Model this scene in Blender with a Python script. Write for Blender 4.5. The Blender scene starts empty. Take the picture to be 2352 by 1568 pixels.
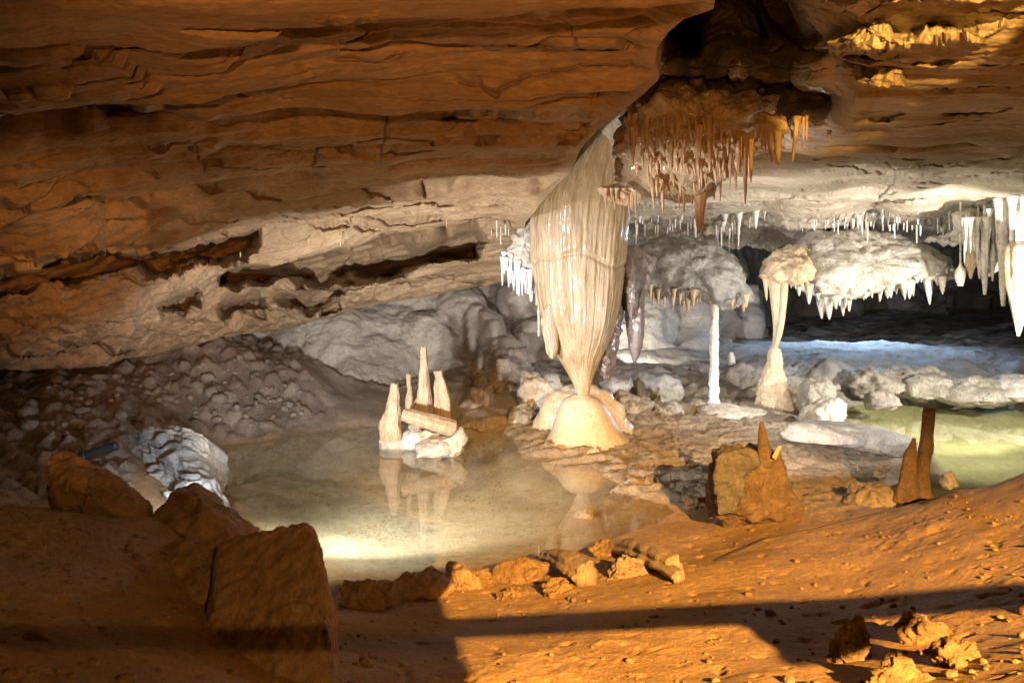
import bpy, math, random
import numpy as np
from math import radians
import bmesh

# ------------------------------------------------------------------ basics
F, HX, HY, CAMZ = 1828.0, 1176.0, 620.0, 2.0      # lens in units of the survey picture, camera height over the water
C = bpy.context.scene.collection
A = np.array
rng = np.random.default_rng(7)
random.seed(7)

def U(px, py, Y):
    px, py, Y = np.broadcast_arrays(np.asarray(px, float), np.asarray(py, float), np.asarray(Y, float))
    return np.stack([(px - HX) / F * Y, Y, CAMZ - (py - HY) / F * Y], -1)

def ground_Y(py, Z=0.0):
    return F * (CAMZ - Z) / (np.asarray(py, float) - HY)

def G(px, py, Z=0.0):
    return U(px, py, ground_Y(py, Z))

# ------------------------------------------------------------------ noise
def _h(i, j, k, seed):
    n = (i.astype(np.int64) * 374761393 + j.astype(np.int64) * 668265263 + k.astype(np.int64) * 2147483647 + seed * 974711) & 0xffffffff
    n = ((n ^ (n >> 13)) * 1274126177) & 0xffffffff
    n = ((n ^ (n >> 16)) * 2246822519) & 0xffffffff
    return n ^ (n >> 15)

_gr = np.random.default_rng(3).normal(size=(256, 3)); _gr /= np.linalg.norm(_gr, axis=1)[:, None]
_gx, _gy, _gz = [np.ascontiguousarray(_gr[:, i]) for i in range(3)]

_pt = np.random.default_rng(5).permutation(256).astype(np.int32); _pt = np.r_[_pt, _pt, _pt]

def perlin(P, seed=0):
    P = np.asarray(P, float); sh = P.shape[:-1]; P = P.reshape(-1, 3)
    out = np.empty(len(P))
    for s in range(0, len(P), 16384):
        Q = P[s:s + 16384]
        I = np.floor(Q); f = Q - I; I = I.astype(np.int32)
        x, y, z = f[:, 0], f[:, 1], f[:, 2]
        w = f * f * f * (f * (f * 6 - 15) + 10)
        i0 = (I[:, 0] + 37 * seed) & 255; j0 = (I[:, 1] + 101 * seed) & 255; k0 = (I[:, 2] + 17 * seed) & 255
        acc = 0
        for a in (0, 1):
            pa = _pt[i0 + a]; wa = w[:, 0] if a else 1 - w[:, 0]
            for b in (0, 1):
                pb = _pt[pa + j0 + b - (0)]; wb = wa * (w[:, 1] if b else 1 - w[:, 1])
                for c in (0, 1):
                    h = _pt[pb + k0 + c]
                    d = _gx[h] * (x - a) + _gy[h] * (y - b) + _gz[h] * (z - c)
                    acc = acc + d * (wb * (w[:, 2] if c else 1 - w[:, 2]))
        out[s:s + 16384] = acc
    return (out * 1.6).reshape(sh)

def fbm(P, oct=4, seed=0, gain=.5, lac=2.03):
    s = 0; a = 1.0
    for o in range(oct):
        s = s + a * perlin(np.asarray(P) * lac ** o + o * 11.7, seed + o)
        a *= gain
    return s

def ridged(P, oct=4, seed=0, gain=.5):
    s = 0; a = 1.0
    for o in range(oct):
        s = s + a * (1 - 2 * np.abs(perlin(np.asarray(P) * 2.03 ** o + o * 5.1, seed + o)))
        a *= gain
    return s

def worley(P, seed=0):
    P = np.asarray(P, float); sh = P.shape[:-1]; P = P.reshape(-1, 3)
    I = np.floor(P).astype(np.int64)
    d1 = np.full(len(P), 9.0); d2 = np.full(len(P), 9.0); idv = np.zeros(len(P))
    for a in (-1, 0, 1):
        for b in (-1, 0, 1):
            for c in (-1, 0, 1):
                h = _h(I[:, 0] + a, I[:, 1] + b, I[:, 2] + c, seed)
                q = np.stack([I[:, 0] + a + (h & 255) / 255., I[:, 1] + b + ((h >> 8) & 255) / 255., I[:, 2] + c + ((h >> 16) & 255) / 255.], -1)
                d = np.linalg.norm(P - q, axis=1)
                m = d < d1
                d2 = np.where(m, d1, np.minimum(d2, d)); idv = np.where(m, (h >> 5) & 255, idv); d1 = np.where(m, d, d1)
    return d1.reshape(sh), d2.reshape(sh), (idv / 255.).reshape(sh)

def sst(a, b, x):
    t = np.clip((x - a) / (b - a), 0, 1)
    return t * t * (3 - 2 * t)

class RBF:                      # scattered control values -> smooth sheet
    def __init__(s, pts, vals, sc=(1, 1), smooth=1e-3):
        s.sc = A(sc, float); s.p = A(pts, float) * s.sc; v = A(vals, float); n = len(v)
        K = np.linalg.norm(s.p[:, None] - s.p[None], axis=2)
        M = np.zeros((n + 3, n + 3)); M[:n, :n] = K - smooth * np.eye(n); M[:n, n] = 1; M[:n, n + 1:] = s.p; M[n, :n] = 1; M[n + 1:, :n] = s.p.T
        s.w = np.linalg.solve(M, np.r_[v, 0, 0, 0])
    def __call__(s, x, y):
        sh = np.broadcast(x, y).shape
        q = np.stack(np.broadcast_arrays(x, y), -1).reshape(-1, 2) * s.sc
        out = np.empty(len(q))
        for a in range(0, len(q), 40000):
            b = q[a:a + 40000]
            out[a:a + 40000] = np.linalg.norm(b[:, None] - s.p[None], axis=2) @ s.w[:-3] + s.w[-3] + b @ s.w[-2:]
        return out.reshape(sh)

def polydist(x, y, poly):       # signed distance to a polygon, positive inside
    poly = A(poly, float); sh = np.shape(x); x = np.ravel(x); y = np.ravel(y)
    d = np.full(len(x), 1e9); ins = np.zeros(len(x), bool)
    for (x1, y1), (x2, y2) in zip(poly, np.roll(poly, -1, 0)):
        ex, ey = x2 - x1, y2 - y1
        t = np.clip(((x - x1) * ex + (y - y1) * ey) / (ex * ex + ey * ey + 1e-9), 0, 1)
        d = np.minimum(d, np.hypot(x - x1 - t * ex, y - y1 - t * ey))
        c = ((y1 > y) != (y2 > y))
        with np.errstate(all='ignore'):
            ins ^= c & (x < ex * (y - y1) / (ey if ey else 1e-9) + x1)
    return np.where(ins, d, -d).reshape(sh)

# ------------------------------------------------------------------ objects
def props(o, label=None, cat=None, group=None, kind=None):
    if label: o['label'] = label
    if cat: o['category'] = cat
    if group: o['group'] = group
    if kind: o['kind'] = kind
    return o

def mesh_obj(name, V, Fc, m, parent=None, col=None, smooth=True, hang=False, origin=None):
    V = np.asarray(V, float).reshape(-1, 3)
    if origin is None:
        mn, mx = V.min(0), V.max(0)
        origin = A([(mn[0] + mx[0]) / 2, (mn[1] + mx[1]) / 2, mx[2] if hang else mn[2]])
    me = bpy.data.meshes.new(name)
    Vl = (V - origin).astype(np.float32)
    if isinstance(Fc, np.ndarray):
        n, k = Fc.shape
        me.vertices.add(len(Vl)); me.vertices.foreach_set('co', Vl.ravel())
        me.loops.add(n * k); me.loops.foreach_set('vertex_index', Fc.astype(np.int32).ravel())
        me.polygons.add(n); me.polygons.foreach_set('loop_start', np.arange(0, n * k, k, dtype=np.int32))
        me.update(calc_edges=True)
    else:
        me.from_pydata([tuple(v) for v in Vl], [], [tuple(f) for f in Fc]); me.update()
    me.validate()
    if smooth: me.polygons.foreach_set('use_smooth', np.ones(len(me.polygons), bool))
    if col is not None:
        at = me.color_attributes.new('tint', 'FLOAT_COLOR', 'POINT')
        at.data.foreach_set('color', np.c_[np.asarray(col, float).reshape(-1, 3), np.ones(len(Vl))].astype(np.float32).ravel())
    me.materials.append(m)
    o = bpy.data.objects.new(name, me); C.objects.link(o)
    if parent is not None:
        o.parent = parent
        o.location = origin - A(parent['_w'])
    else:
        o.location = origin
    o['_w'] = [float(v) for v in origin]
    return o

def empty(name, loc, *a, **k):
    o = bpy.data.objects.new(name, None); C.objects.link(o); o.location = loc; o.empty_display_size = .1
    o['_w'] = [float(v) for v in loc]
    return props(o, *a, **k)

def gridfaces(nr, nc, wrap=False, flip=False):
    i = np.arange(nr - 1)[:, None]; j = np.arange(nc if wrap else nc - 1)[None]
    a = i * nc + j; b = i * nc + (j + 1) % nc; c = (i + 1) * nc + (j + 1) % nc; d = (i + 1) * nc + j
    f = np.stack([a, b, c, d] if not flip else [a, d, c, b], -1).reshape(-1, 4)
    return f

def gridnormals(P):
    du = np.gradient(P, axis=1); dv = np.gradient(P, axis=0)
    n = np.cross(du, dv); n /= np.linalg.norm(n, axis=2, keepdims=True) + 1e-12
    return n

def tocam(P, n):
    s = np.sign(((A([0, 0, CAMZ]) - P) * n).sum(-1, keepdims=True)); s[s == 0] = 1
    return n * s

def loft(ctr, rx, ry=None, nseg=24, seed=0, amp=.06, freq=6, flutes=(), rings=None, oct=3, vstretch=1.0, point=True):
    """closed tapering body along a path of centres; ridged and roughened"""
    ctr = A(ctr, float); rx = A(rx, float); ry = rx if ry is None else A(ry, float)
    L = np.r_[0, np.cumsum(np.linalg.norm(np.diff(ctr, axis=0), axis=1))]
    rings = rings or max(8, int(L[-1] / max(rx.mean(), .004) * 3))
    rings = min(rings, 260)
    t = np.linspace(0, L[-1], rings)
    c = np.stack([np.interp(t, L, ctr[:, i]) for i in range(3)], -1)
    a = np.interp(t, L, rx); b = np.interp(t, L, ry)
    T = np.gradient(c, axis=0); T /= np.linalg.norm(T, axis=1)[:, None] + 1e-9
    ref = A([0, 1.0, 0]) if abs(T[:, 1]).mean() < .8 else A([0, 0, 1.0])
    X = np.cross(T, ref); X /= np.linalg.norm(X, axis=1)[:, None]; Yv = np.cross(T, X)
    th = np.linspace(0, 2 * np.pi, nseg, endpoint=False)
    dirv = X[:, None] * np.cos(th)[None, :, None] * a[:, None, None] + Yv[:, None] * np.sin(th)[None, :, None] * b[:, None, None]
    P = c[:, None] + dirv
    k = np.ones((rings, nseg))
    for nfl, fa in flutes:
        ph = perlin(np.stack([t * 1.3, t * 0 + nfl, t * 0], -1), seed + 3)[:, None] * 1.2
        k = k + fa * np.cos(nfl * th[None] + ph + seed)
    q = P * freq; q[..., 2] /= vstretch
    k = k + amp * fbm(q + seed * 3.7, oct, seed)
    P = c[:, None] + dirv * k[..., None]
    V = np.r_[P.reshape(-1, 3), c[:1] - T[:1] * a[0] * .25, c[-1:] + T[-1:] * a[-1] * .4]
    Fc = [tuple(r) for r in gridfaces(rings, nseg, True)]
    n0, n1 = rings * nseg, rings * nseg + 1
    for j in range(nseg):
        Fc.append((n0, (j + 1) % nseg, j)); Fc.append((n1, (rings - 1) * nseg + j, (rings - 1) * nseg + (j + 1) % nseg))
    return V, Fc

def join(parts):
    V = []; Fc = []; o = 0
    for v, f in parts:
        V.append(np.asarray(v).reshape(-1, 3)); Fc += [tuple(int(i) + o for i in q) for q in f]; o += len(V[-1])
    return np.concatenate(V), Fc

def blob(outline, Y, T, seed=0, amp=.06, freq=4, n=120, rings=22, jag=.0, back=None, power=.5, tilt=(0, 0), center=None, oct=5, ridge=0, vs=1.0):
    """solid with a traced outline standing at distance Y, bulging T towards and away from the viewer"""
    o = A(outline, float)
    seg = np.r_[0, np.cumsum(np.linalg.norm(np.diff(np.r_[o, o[:1]], axis=0), axis=1))]
    t = np.linspace(0, seg[-1], n, endpoint=False); oc = np.r_[o, o[:1]]
    ox = np.interp(t, seg, oc[:, 0]); oy = np.interp(t, seg, oc[:, 1])
    cx, cy = center if center else (ox.mean(), oy.mean())
    W3 = U(ox, oy, Y); c3 = U(cx, cy, Y)
    s = np.sin(np.linspace(1, 0, rings) * np.pi / 2)           # 1 .. 0
    back = T if back is None else back
    def side(sg, th):
        P = c3 + (W3[None] - c3) * s[:, None, None]
        d = th * (1 - s ** 2) ** power
        P[..., 1] += sg * d[:, None]
        P[..., 1] += tilt[0] * (P[..., 2] - c3[2]) + tilt[1] * (P[..., 0] - c3[0])
        return P
    Fp, Bp = side(-1, T), side(1, back)
    P = np.concatenate([Fp[::-1], Bp[1:]], 0)                 # centre front .. edge .. centre back
    nrm = gridnormals(P)
    N = P.copy() - (c3 + A([0, 0, 0])); N /= np.linalg.norm(N, axis=-1, keepdims=True) + 1e-9
    disp = fbm(P * freq + seed * 7.3, oct, seed) * amp
    if ridge: disp = disp + ridge * (1 - np.abs(perlin(P * freq * .6 * A([1, 1, vs]) + seed, seed + 9)) * 2)
    P = P + N * disp[..., None]
    nr, nc = P.shape[:2]
    P[0] = P[0].mean(0); P[-1] = P[-1].mean(0)
    return P.reshape(-1, 3), gridfaces(nr, nc, True)

def hull_rock(pts, seed=0, amp=.02, freq=6, cuts=10, m=None, stretch=(1, 1, 1), bev=.02, oct=6):
    bm = bmesh.new()
    for p in pts: bm.verts.new(tuple(p))
    r = bmesh.ops.convex_hull(bm, input=bm.verts)
    bmesh.ops.delete(bm, geom=[g for g in r['geom_interior'] if isinstance(g, bmesh.types.BMVert)], context='VERTS')
    bmesh.ops.dissolve_limit(bm, angle_limit=.05, verts=bm.verts, edges=bm.edges)
    if bev: bmesh.ops.bevel(bm, geom=bm.edges[:], offset=bev, segments=2, profile=.5, affect='EDGES', clamp_overlap=True)
    bmesh.ops.triangulate(bm, faces=bm.faces)
    ext = A([v.co for v in bm.verts]); size = np.ptp(ext, axis=0).max()
    for _ in range(6):
        lg = [e for e in bm.edges if e.calc_length() > size / cuts]
        if not lg: break
        bmesh.ops.subdivide_edges(bm, edges=lg, cuts=1)
        bmesh.ops.triangulate(bm, faces=[f for f in bm.faces if len(f.verts) > 3])
    bm.normal_update()
    V = A([v.co[:] for v in bm.verts]); N = A([v.normal[:] for v in bm.verts])
    V = V + N * (amp * fbm(V * freq * A(stretch) + seed * 5.1, oct, seed, .55) - amp * (.5 if oct > 3 else .0) * np.clip(1 - 6 * np.abs(perlin(V * freq * .8 * A(stretch) + 3.3, seed + 2)), 0, 1))[:, None]
    Fc = [tuple(v.index for v in f.verts) for f in bm.faces]
    bm.verts.index_update()
    Fc = [tuple(v.index for v in f.verts) for f in bm.faces]
    bm.free()
    return V, Fc

def boulder(c, r, seed=0, amp=.18, sq=(1, 1, 1), n=3, freq=1.6, ridge=0.):
    bm = bmesh.new(); bmesh.ops.create_icosphere(bm, subdivisions=n, radius=1)
    V = A([v.co[:] for v in bm.verts]); Fc = [tuple(v.index for v in f.verts) for f in bm.faces]; bm.free()
    d = 1 + amp * fbm(V * freq + seed * 9.1, 5, seed)
    if ridge: d = d + ridge * (.5 - np.abs(perlin(V * 2.3 + seed, seed)))
    return A(c) + V * d[:, None] * r * A(sq), Fc

# ------------------------------------------------------------------ materials
def rockmat(name, c1, c2, c3=None, scale=3., rough=.8, bump=.4, fine=40., stretch=(1, 1, 1), spec=.4, tint=False, coat=0., speck=0., sss=0., crack=0.):
    m = bpy.data.materials.new(name); m.use_nodes = True
    nt = m.node_tree; N = nt.nodes; L = nt.links; b = N['Principled BSDF']
    def nd(t, **kw):
        n = N.new(t)
        for k, v in kw.items(): setattr(n, k, v)
        return n
    geo = nd('ShaderNodeNewGeometry'); mp = nd('ShaderNodeMapping'); mp.inputs['Scale'].default_value = stretch
    L.new(geo.outputs['Position'], mp.inputs['Vector'])
    def noise(s, d=6, r=.55, src=mp):
        n = nd('ShaderNodeTexNoise'); n.inputs['Scale'].default_value = s; n.inputs['Detail'].default_value = d; n.inputs['Roughness'].default_value = r
        L.new(src.outputs['Vector'], n.inputs['Vector']); return n
    n1 = noise(scale); n2 = noise(scale * 4.3, 8, .65); n3 = noise(fine, 8, .7)
    rp = nd('ShaderNodeValToRGB'); rp.color_ramp.elements[0].position = .36; rp.color_ramp.elements[1].position = .64
    rp.color_ramp.elements[0].color = (*c1, 1); rp.color_ramp.elements[1].color = (*c2, 1)
    L.new(n1.outputs['Fac'], rp.inputs['Fac']); colr = rp.outputs['Color']
    if c3:
        r2 = nd('ShaderNodeValToRGB'); r2.color_ramp.elements[0].position = .52; r2.color_ramp.elements[1].position = .7
        L.new(n2.outputs['Fac'], r2.inputs['Fac'])
        mx = nd('ShaderNodeMixRGB'); mx.inputs['Color2'].default_value = (*c3, 1); L.new(r2.outputs['Color'], mx.inputs['Fac']); L.new(colr, mx.inputs['Color1']); colr = mx.outputs['Color']
    if tint:
        at = nd('ShaderNodeVertexColor'); at.layer_name = 'tint'
        mx = nd('ShaderNodeMixRGB', blend_type='MULTIPLY'); mx.inputs['Fac'].default_value = 1
        L.new(at.outputs['Color'], mx.inputs['Color1']); L.new(colr, mx.inputs['Color2']); colr = mx.outputs['Color']
    # fine mottling of the stone itself
    mr = nd('ShaderNodeMapRange'); mr.inputs['From Min'].default_value = .3; mr.inputs['From Max'].default_value = .7; mr.inputs['To Min'].default_value = .72; mr.inputs['To Max'].default_value = 1.25
    L.new(n3.outputs['Fac'], mr.inputs['Value'])
    mm = nd('ShaderNodeMixRGB', blend_type='MULTIPLY'); mm.inputs['Fac'].default_value = 1
    L.new(colr, mm.inputs['Color1']); L.new(mr.outputs['Result'], mm.inputs['Color2']); colr = mm.outputs['Color']
    if speck:
        vo = nd('ShaderNodeTexVoronoi'); vo.inputs['Scale'].default_value = speck; L.new(geo.outputs['Position'], vo.inputs['Vector'])
        r3 = nd('ShaderNodeValToRGB'); r3.color_ramp.elements[0].position = .1; r3.color_ramp.elements[1].position = .2
        r3.color_ramp.elements[0].color = (.25, .22, .18, 1); r3.color_ramp.elements[1].color = (1, 1, 1, 1)
        L.new(vo.outputs['Distance'], r3.inputs['Fac'])
        mm = nd('ShaderNodeMixRGB', blend_type='MULTIPLY'); L.new(n2.outputs['Fac'], mm.inputs['Fac'])
        L.new(colr, mm.inputs['Color1']); L.new(r3.outputs['Color'], mm.inputs['Color2']); colr = mm.outputs['Color']
    L.new(colr, b.inputs['Base Color'])
    add = nd('ShaderNodeMath', operation='ADD'); L.new(n2.outputs['Fac'], add.inputs[0]); L.new(n3.outputs['Fac'], add.inputs[1]); hgt = add.outputs[0]
    if crack:
        wv = nd('ShaderNodeTexNoise'); wv.noise_type = 'RIDGED_MULTIFRACTAL'; wv.inputs['Scale'].default_value = crack; wv.inputs['Detail'].default_value = 5
        L.new(mp.outputs['Vector'], wv.inputs['Vector'])
        r4 = nd('ShaderNodeMapRange'); r4.inputs['From Min'].default_value = 1.1; r4.inputs['From Max'].default_value = 1.7; r4.inputs['To Min'].default_value = 0; r4.inputs['To Max'].default_value = -1.6
        L.new(wv.outputs['Fac'], r4.inputs['Value'])
        a2 = nd('ShaderNodeMath', operation='ADD'); L.new(hgt, a2.inputs[0]); L.new(r4.outputs['Result'], a2.inputs[1]); hgt = a2.outputs[0]
    bp = nd('ShaderNodeBump'); bp.inputs['Strength'].default_value = bump; bp.inputs['Distance'].default_value = .03
    L.new(hgt, bp.inputs['Height']); L.new(bp.outputs['Normal'], b.inputs['Normal'])
    b.inputs['Roughness'].default_value = rough; b.inputs['Specular IOR Level'].default_value = spec
    if coat:
        b.inputs['Coat Weight'].default_value = coat; b.inputs['Coat Roughness'].default_value = .17
    if sss:
        b.inputs['Subsurface Weight'].default_value = sss; b.inputs['Subsurface Radius'].default_value = (.06, .04, .02); b.inputs['Subsurface Scale'].default_value = .5
    return m

M = {}
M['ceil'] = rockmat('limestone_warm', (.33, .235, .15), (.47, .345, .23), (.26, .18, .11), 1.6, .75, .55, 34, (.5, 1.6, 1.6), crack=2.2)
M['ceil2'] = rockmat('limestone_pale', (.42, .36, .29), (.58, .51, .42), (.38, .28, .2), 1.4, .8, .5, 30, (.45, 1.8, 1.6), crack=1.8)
M['wall'] = rockmat('limestone_grey', (.33, .30, .28), (.45, .41, .37), (.30, .27, .25), 1.2, .75, .5, 26, (.7, 1, 1.2), crack=1.1)
M['ground'] = rockmat('cave_floor', (.8, .78, .76), (1.1, 1.1, 1.1), (.75, .68, .6), 2.2, .85, .8, 42, tint=True)
M['flow'] = rockmat('flowstone_tan', (.29, .20, .10), (.45, .35, .22), (.36, .25, .12), 3.5, .36, .5, 26, (3.4, 3.4, .22), spec=.5, coat=.7)
M['mound'] = rockmat('flowstone_cream', (.52, .43, .30), (.62, .53, .39), (.47, .38, .26), 2, .4, .2, 30, (1.5, 1.5, .6), spec=.5, coat=.35)
M['drape'] = rockmat('drapery_purple', (.13, .10, .09), (.21, .17, .16), (.11, .08, .07), 4, .25, .5, 40, (2, 2, .5), spec=.6, coat=.8)
M['amber'] = rockmat('drapery_amber', (.56, .38, .23), (.68, .52, .37), (.50, .28, .13), 5, .33, .4, 45, (1.5, 1.5, .5), spec=.6, coat=.5)
M['ambercrust'] = rockmat('drapery_base', (.44, .34, .23), (.58, .47, .33), (.36, .27, .17), 5, .4, .8, 40, spec=.6, coat=.5)
M['white'] = rockmat('calcite_white', (.72, .70, .67), (.84, .82, .80), None, 5, .5, .5, 40, spec=.5)
M['whiterock'] = rockmat('white_rock', (.40, .385, .36), (.56, .54, .50), (.32, .30, .28), 6, .7, 1.0, 34)
M['crust'] = rockmat('calcite_crust', (.50, .46, .39), (.72, .68, .60), (.36, .33, .28), 4, .65, .9, 30, spec=.4)
M['greycrust'] = rockmat('calcite_grey', (.26, .26, .24), (.48, .48, .46), (.18, .17, .16), 3, .6, .9, 30, spec=.5)
M['tan'] = rockmat('stalactite_tan', (.48, .36, .22), (.62, .50, .34), (.42, .28, .16), 4, .5, .45, 40, (1.4, 1.4, .5))
M['stump'] = rockmat('stump_rock', (.17, .115, .075), (.27, .19, .13), (.13, .085, .055), 6, .8, 1.0, 42)
M['shadegrey'] = rockmat('stump_slab', (.11, .10, .10), (.17, .155, .15), (.08, .075, .07), 4, .8, .6, 42)  # darkened to stand for the shade on the stump's pale face
M['crumb'] = rockmat('mud_crumb', (.17, .11, .06), (.34, .22, .12), None, 30, .85, .5, 60)
M['stick'] = rockmat('broken_stalagmite', (.46, .34, .23), (.66, .53, .40), (.30, .20, .13), 7, .75, 1.0, 40, (2.4, 2.4, .4))
M['rock'] = rockmat('boulder_brown', (.29, .19, .12), (.40, .28, .18), (.22, .145, .09), 5, .85, .28, 46)
M['slab'] = rockmat('boulder_layered', (.28, .185, .115), (.39, .275, .18), (.22, .15, .09), 5, .85, .22, 40, (4, 4, .12))
M['paleboulder'] = rockmat('boulder_pale', (.30, .27, .22), (.48, .44, .37), (.22, .20, .17), 5, .6, 1.0, 26, (1.6, 1.6, .6), spec=.5)
M['cobble'] = rockmat('cobble_grey', (.20, .17, .15), (.36, .31, .27), (.16, .13, .12), 6, .8, .6, 50)
M['mud'] = rockmat('mud_stone', (.28, .175, .09), (.40, .27, .15), (.22, .14, .075), 5, .85, .9, 42)
M['grey'] = rockmat('rimstone_grey', (.36, .34, .32), (.48, .46, .43), (.28, .26, .24), 5, .8, .8, 42)
M['trav'] = rockmat('travertine', (.50, .50, .50), (.74, .73, .70), (.38, .38, .38), 3, .5, .7, 30, (1, 1, 3))
M['metal'] = rockmat('dark_metal', (.03, .03, .03), (.05, .05, .05), None, 8, .45, .1, 60)

def watermat():
    m = bpy.data.materials.new('pool_water'); m.use_nodes = True
    nt = m.node_tree; N = nt.nodes; L = nt.links; N.clear()
    o = N.new('ShaderNodeOutputMaterial'); mx = N.new('ShaderNodeMixShader'); t = N.new('ShaderNodeBsdfTransparent'); g = N.new('ShaderNodeBsdfGlossy'); vm = N.new('ShaderNodeVectorMath')
    t.inputs['Color'].default_value = (.93, .93, .85, 1); g.inputs['Roughness'].default_value = .01; g.inputs['Color'].default_value = (1, 1, 1, 1)
    vm.operation = 'DOT_PRODUCT'; gm = N.new('ShaderNodeNewGeometry'); L.new(gm.outputs['Incoming'], vm.inputs[0]); L.new(gm.outputs['Normal'], vm.inputs[1])
    def mth(op, a, b):
        q = N.new('ShaderNodeMath'); q.operation = op
        for i, x in enumerate((a, b)):
            if x is None: continue
            if isinstance(x, (int, float)): q.inputs[i].default_value = x
            else: L.new(x, q.inputs[i])
        return q.outputs[0]
    cs = mth('ABSOLUTE', vm.outputs['Value'], None); p5 = mth('POWER', mth('SUBTRACT', 1.0, cs), 5.0)      # Schlick, the same from either side
    fr = mth('ADD', mth('MULTIPLY', p5, .98), .02)
    L.new(fr, mx.inputs[0]); L.new(t.outputs[0], mx.inputs[1]); L.new(g.outputs[0], mx.inputs[2]); L.new(mx.outputs[0], o.inputs['Surface'])
    geo = N.new('ShaderNodeNewGeometry'); n = N.new('ShaderNodeTexNoise'); n.inputs['Scale'].default_value = 1.2; n.inputs['Detail'].default_value = 2
    L.new(geo.outputs['Position'], n.inputs['Vector'])
    b = N.new('ShaderNodeBump'); b.inputs['Strength'].default_value = .02; b.inputs['Distance'].default_value = .05
    L.new(n.outputs['Fac'], b.inputs['Height']); L.new(b.outputs['Normal'], g.inputs['Normal'])
    return m
M['water'] = watermat()

# ------------------------------------------------------------------ ground: one heightfield from the near mud to the far floor
gp = []
def gz(px, py, Z): gp.append((px, ground_Y(py, Z), Z))
def gy(px, Y, Z): gp.append((px, Y, Z))
for a in [(900,1150,-.24),(600,1100,-.2),(750,1050,-.16),(1100,1050,-.2),(1000,1200,-.2),(1250,1150,-.14),(1330,1225,-.05),(1450,1180,-.04),(800,1250,-.12),(900,1295,-.06),(700,1180,-.2),(1050,1010,-.15),(850,1010,-.12),
          (1560,1185,.01),(1620,1205,.04),(700,1290,.0),
          (745,1335,0),(900,1332,0),(1000,1314,0),(1120,1296,0),(1230,1287,0),(1380,1260,0),(1480,1225,0),
          (1160,992,0),(1200,1032,0),(1240,1057,0),(1400,1087,0),(1440,1110,0),(1400,1138,-.02),(1540,1150,.01),(1640,1160,.05),
          (780,983,0),(650,1000,0),(510,1022,0),(500,1100,-.03),(870,968,.04),(1060,968,.06),(1150,955,.1),
          (0,1568,1.0),(-300,1500,1.1),(300,1568,.9),(560,1568,.72),(760,1568,.62),(1176,1568,.55),(1700,1568,.68),(2352,1568,.95),(2700,1568,1.1),
          (300,1400,.85),(560,1400,.58),(900,1400,.2),(1176,1400,.25),(1600,1400,.4),(2000,1400,.5),(2352,1400,.75),(2700,1350,.95),
          (820,1352,.04),(1050,1342,.1),(1300,1322,.12),(1600,1320,.28),(2000,1300,.42),(2352,1280,.7),(1500,1270,.1),
          (1700,1205,.1),(2000,1205,.35),(2352,1200,.68),(2700,1150,.95),
          (1660,1188,.06),(1850,1168,.18),(2050,1163,.28),(2200,1128,.47),(2352,1084,.68),(2600,1000,.95),(3000,900,1.3),
          (1500,1050,.02),(1600,1100,.02),(1750,1040,.03),(1700,985,.04),(1560,1000,-.015),(1500,1100,.01),(1640,1060,.02),(1480,975,.03),
          (2100,960,-.14),(2250,1000,-.2),(2300,940,-.2),(2200,1050,-.15),(2000,935,-.05),(2352,960,-.2),(1950,1000,.03),(1960,1060,-.02),(1900,1110,.0),(2080,1040,.0)]:
    gz(*a)
for a in [(2050,6.7,-.02),(2200,6.4,-.02),(2352,6.3,-.12),(2600,6.6,.2),(1850,7.0,.02),(3000,8,.6),(2700,10,.3),
          (1450,12.9,.42),(1700,12.6,.42),(1900,12.5,.45),(2100,12.3,.36),(2352,11.8,.3),(2700,11.5,.5),
          (1450,12.2,.13),(1700,12.0,.1),(1900,12.0,.03),(2100,11.9,-.05),(2352,11.3,-.03),
          (1450,15,.5),(1700,15,.4),(1900,15,.42),(2100,15,.42),(2352,14,.4),(2100,19,.42),(2600,16,.5),(1700,19,.45),(2352,24,.45),(1700,24,.45),(2352,33,.5),(1700,33,.5),(1000,33,1.5),
          (1100,11.3,.3),(1250,11.5,.25),(1150,13.5,.5),(900,12.6,.2),(900,14,.4),(780,11.3,.25),
          (500,11.0,1.0),(250,10.5,.87),(0,9.6,.66),(700,11.0,.62),(640,10.2,.2),(500,9.9,.45),(740,10.4,.22),(400,14,1.1),(0,13,.9),(600,14,.9),
          (0,6.6,.29),(200,7.6,.42),(320,6.6,.28),(130,6.0,.3),(-500,7,.6),(-500,10,1),(0,7.9,.42),(350,8.6,.4),(450,7.2,.1),
          (110,3.6,.9),(0,3.7,.92),(350,3.75,.83),(500,3.9,.62),(-400,3.5,1.05),(110,4.9,.5),(350,5.0,.35),(560,5.0,.02),(650,4.7,.03),(-400,5,.7),
          (100,1.2,1.15),(1176,1.2,.75),(2300,1.2,1.1),(1176,2.2,.62)]:
    gy(*a)
gp = A(gp)
gr = RBF(np.c_[gp[:, 0] / 330, np.log(gp[:, 1]) * 4.2], gp[:, 2], smooth=2e-3)

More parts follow.
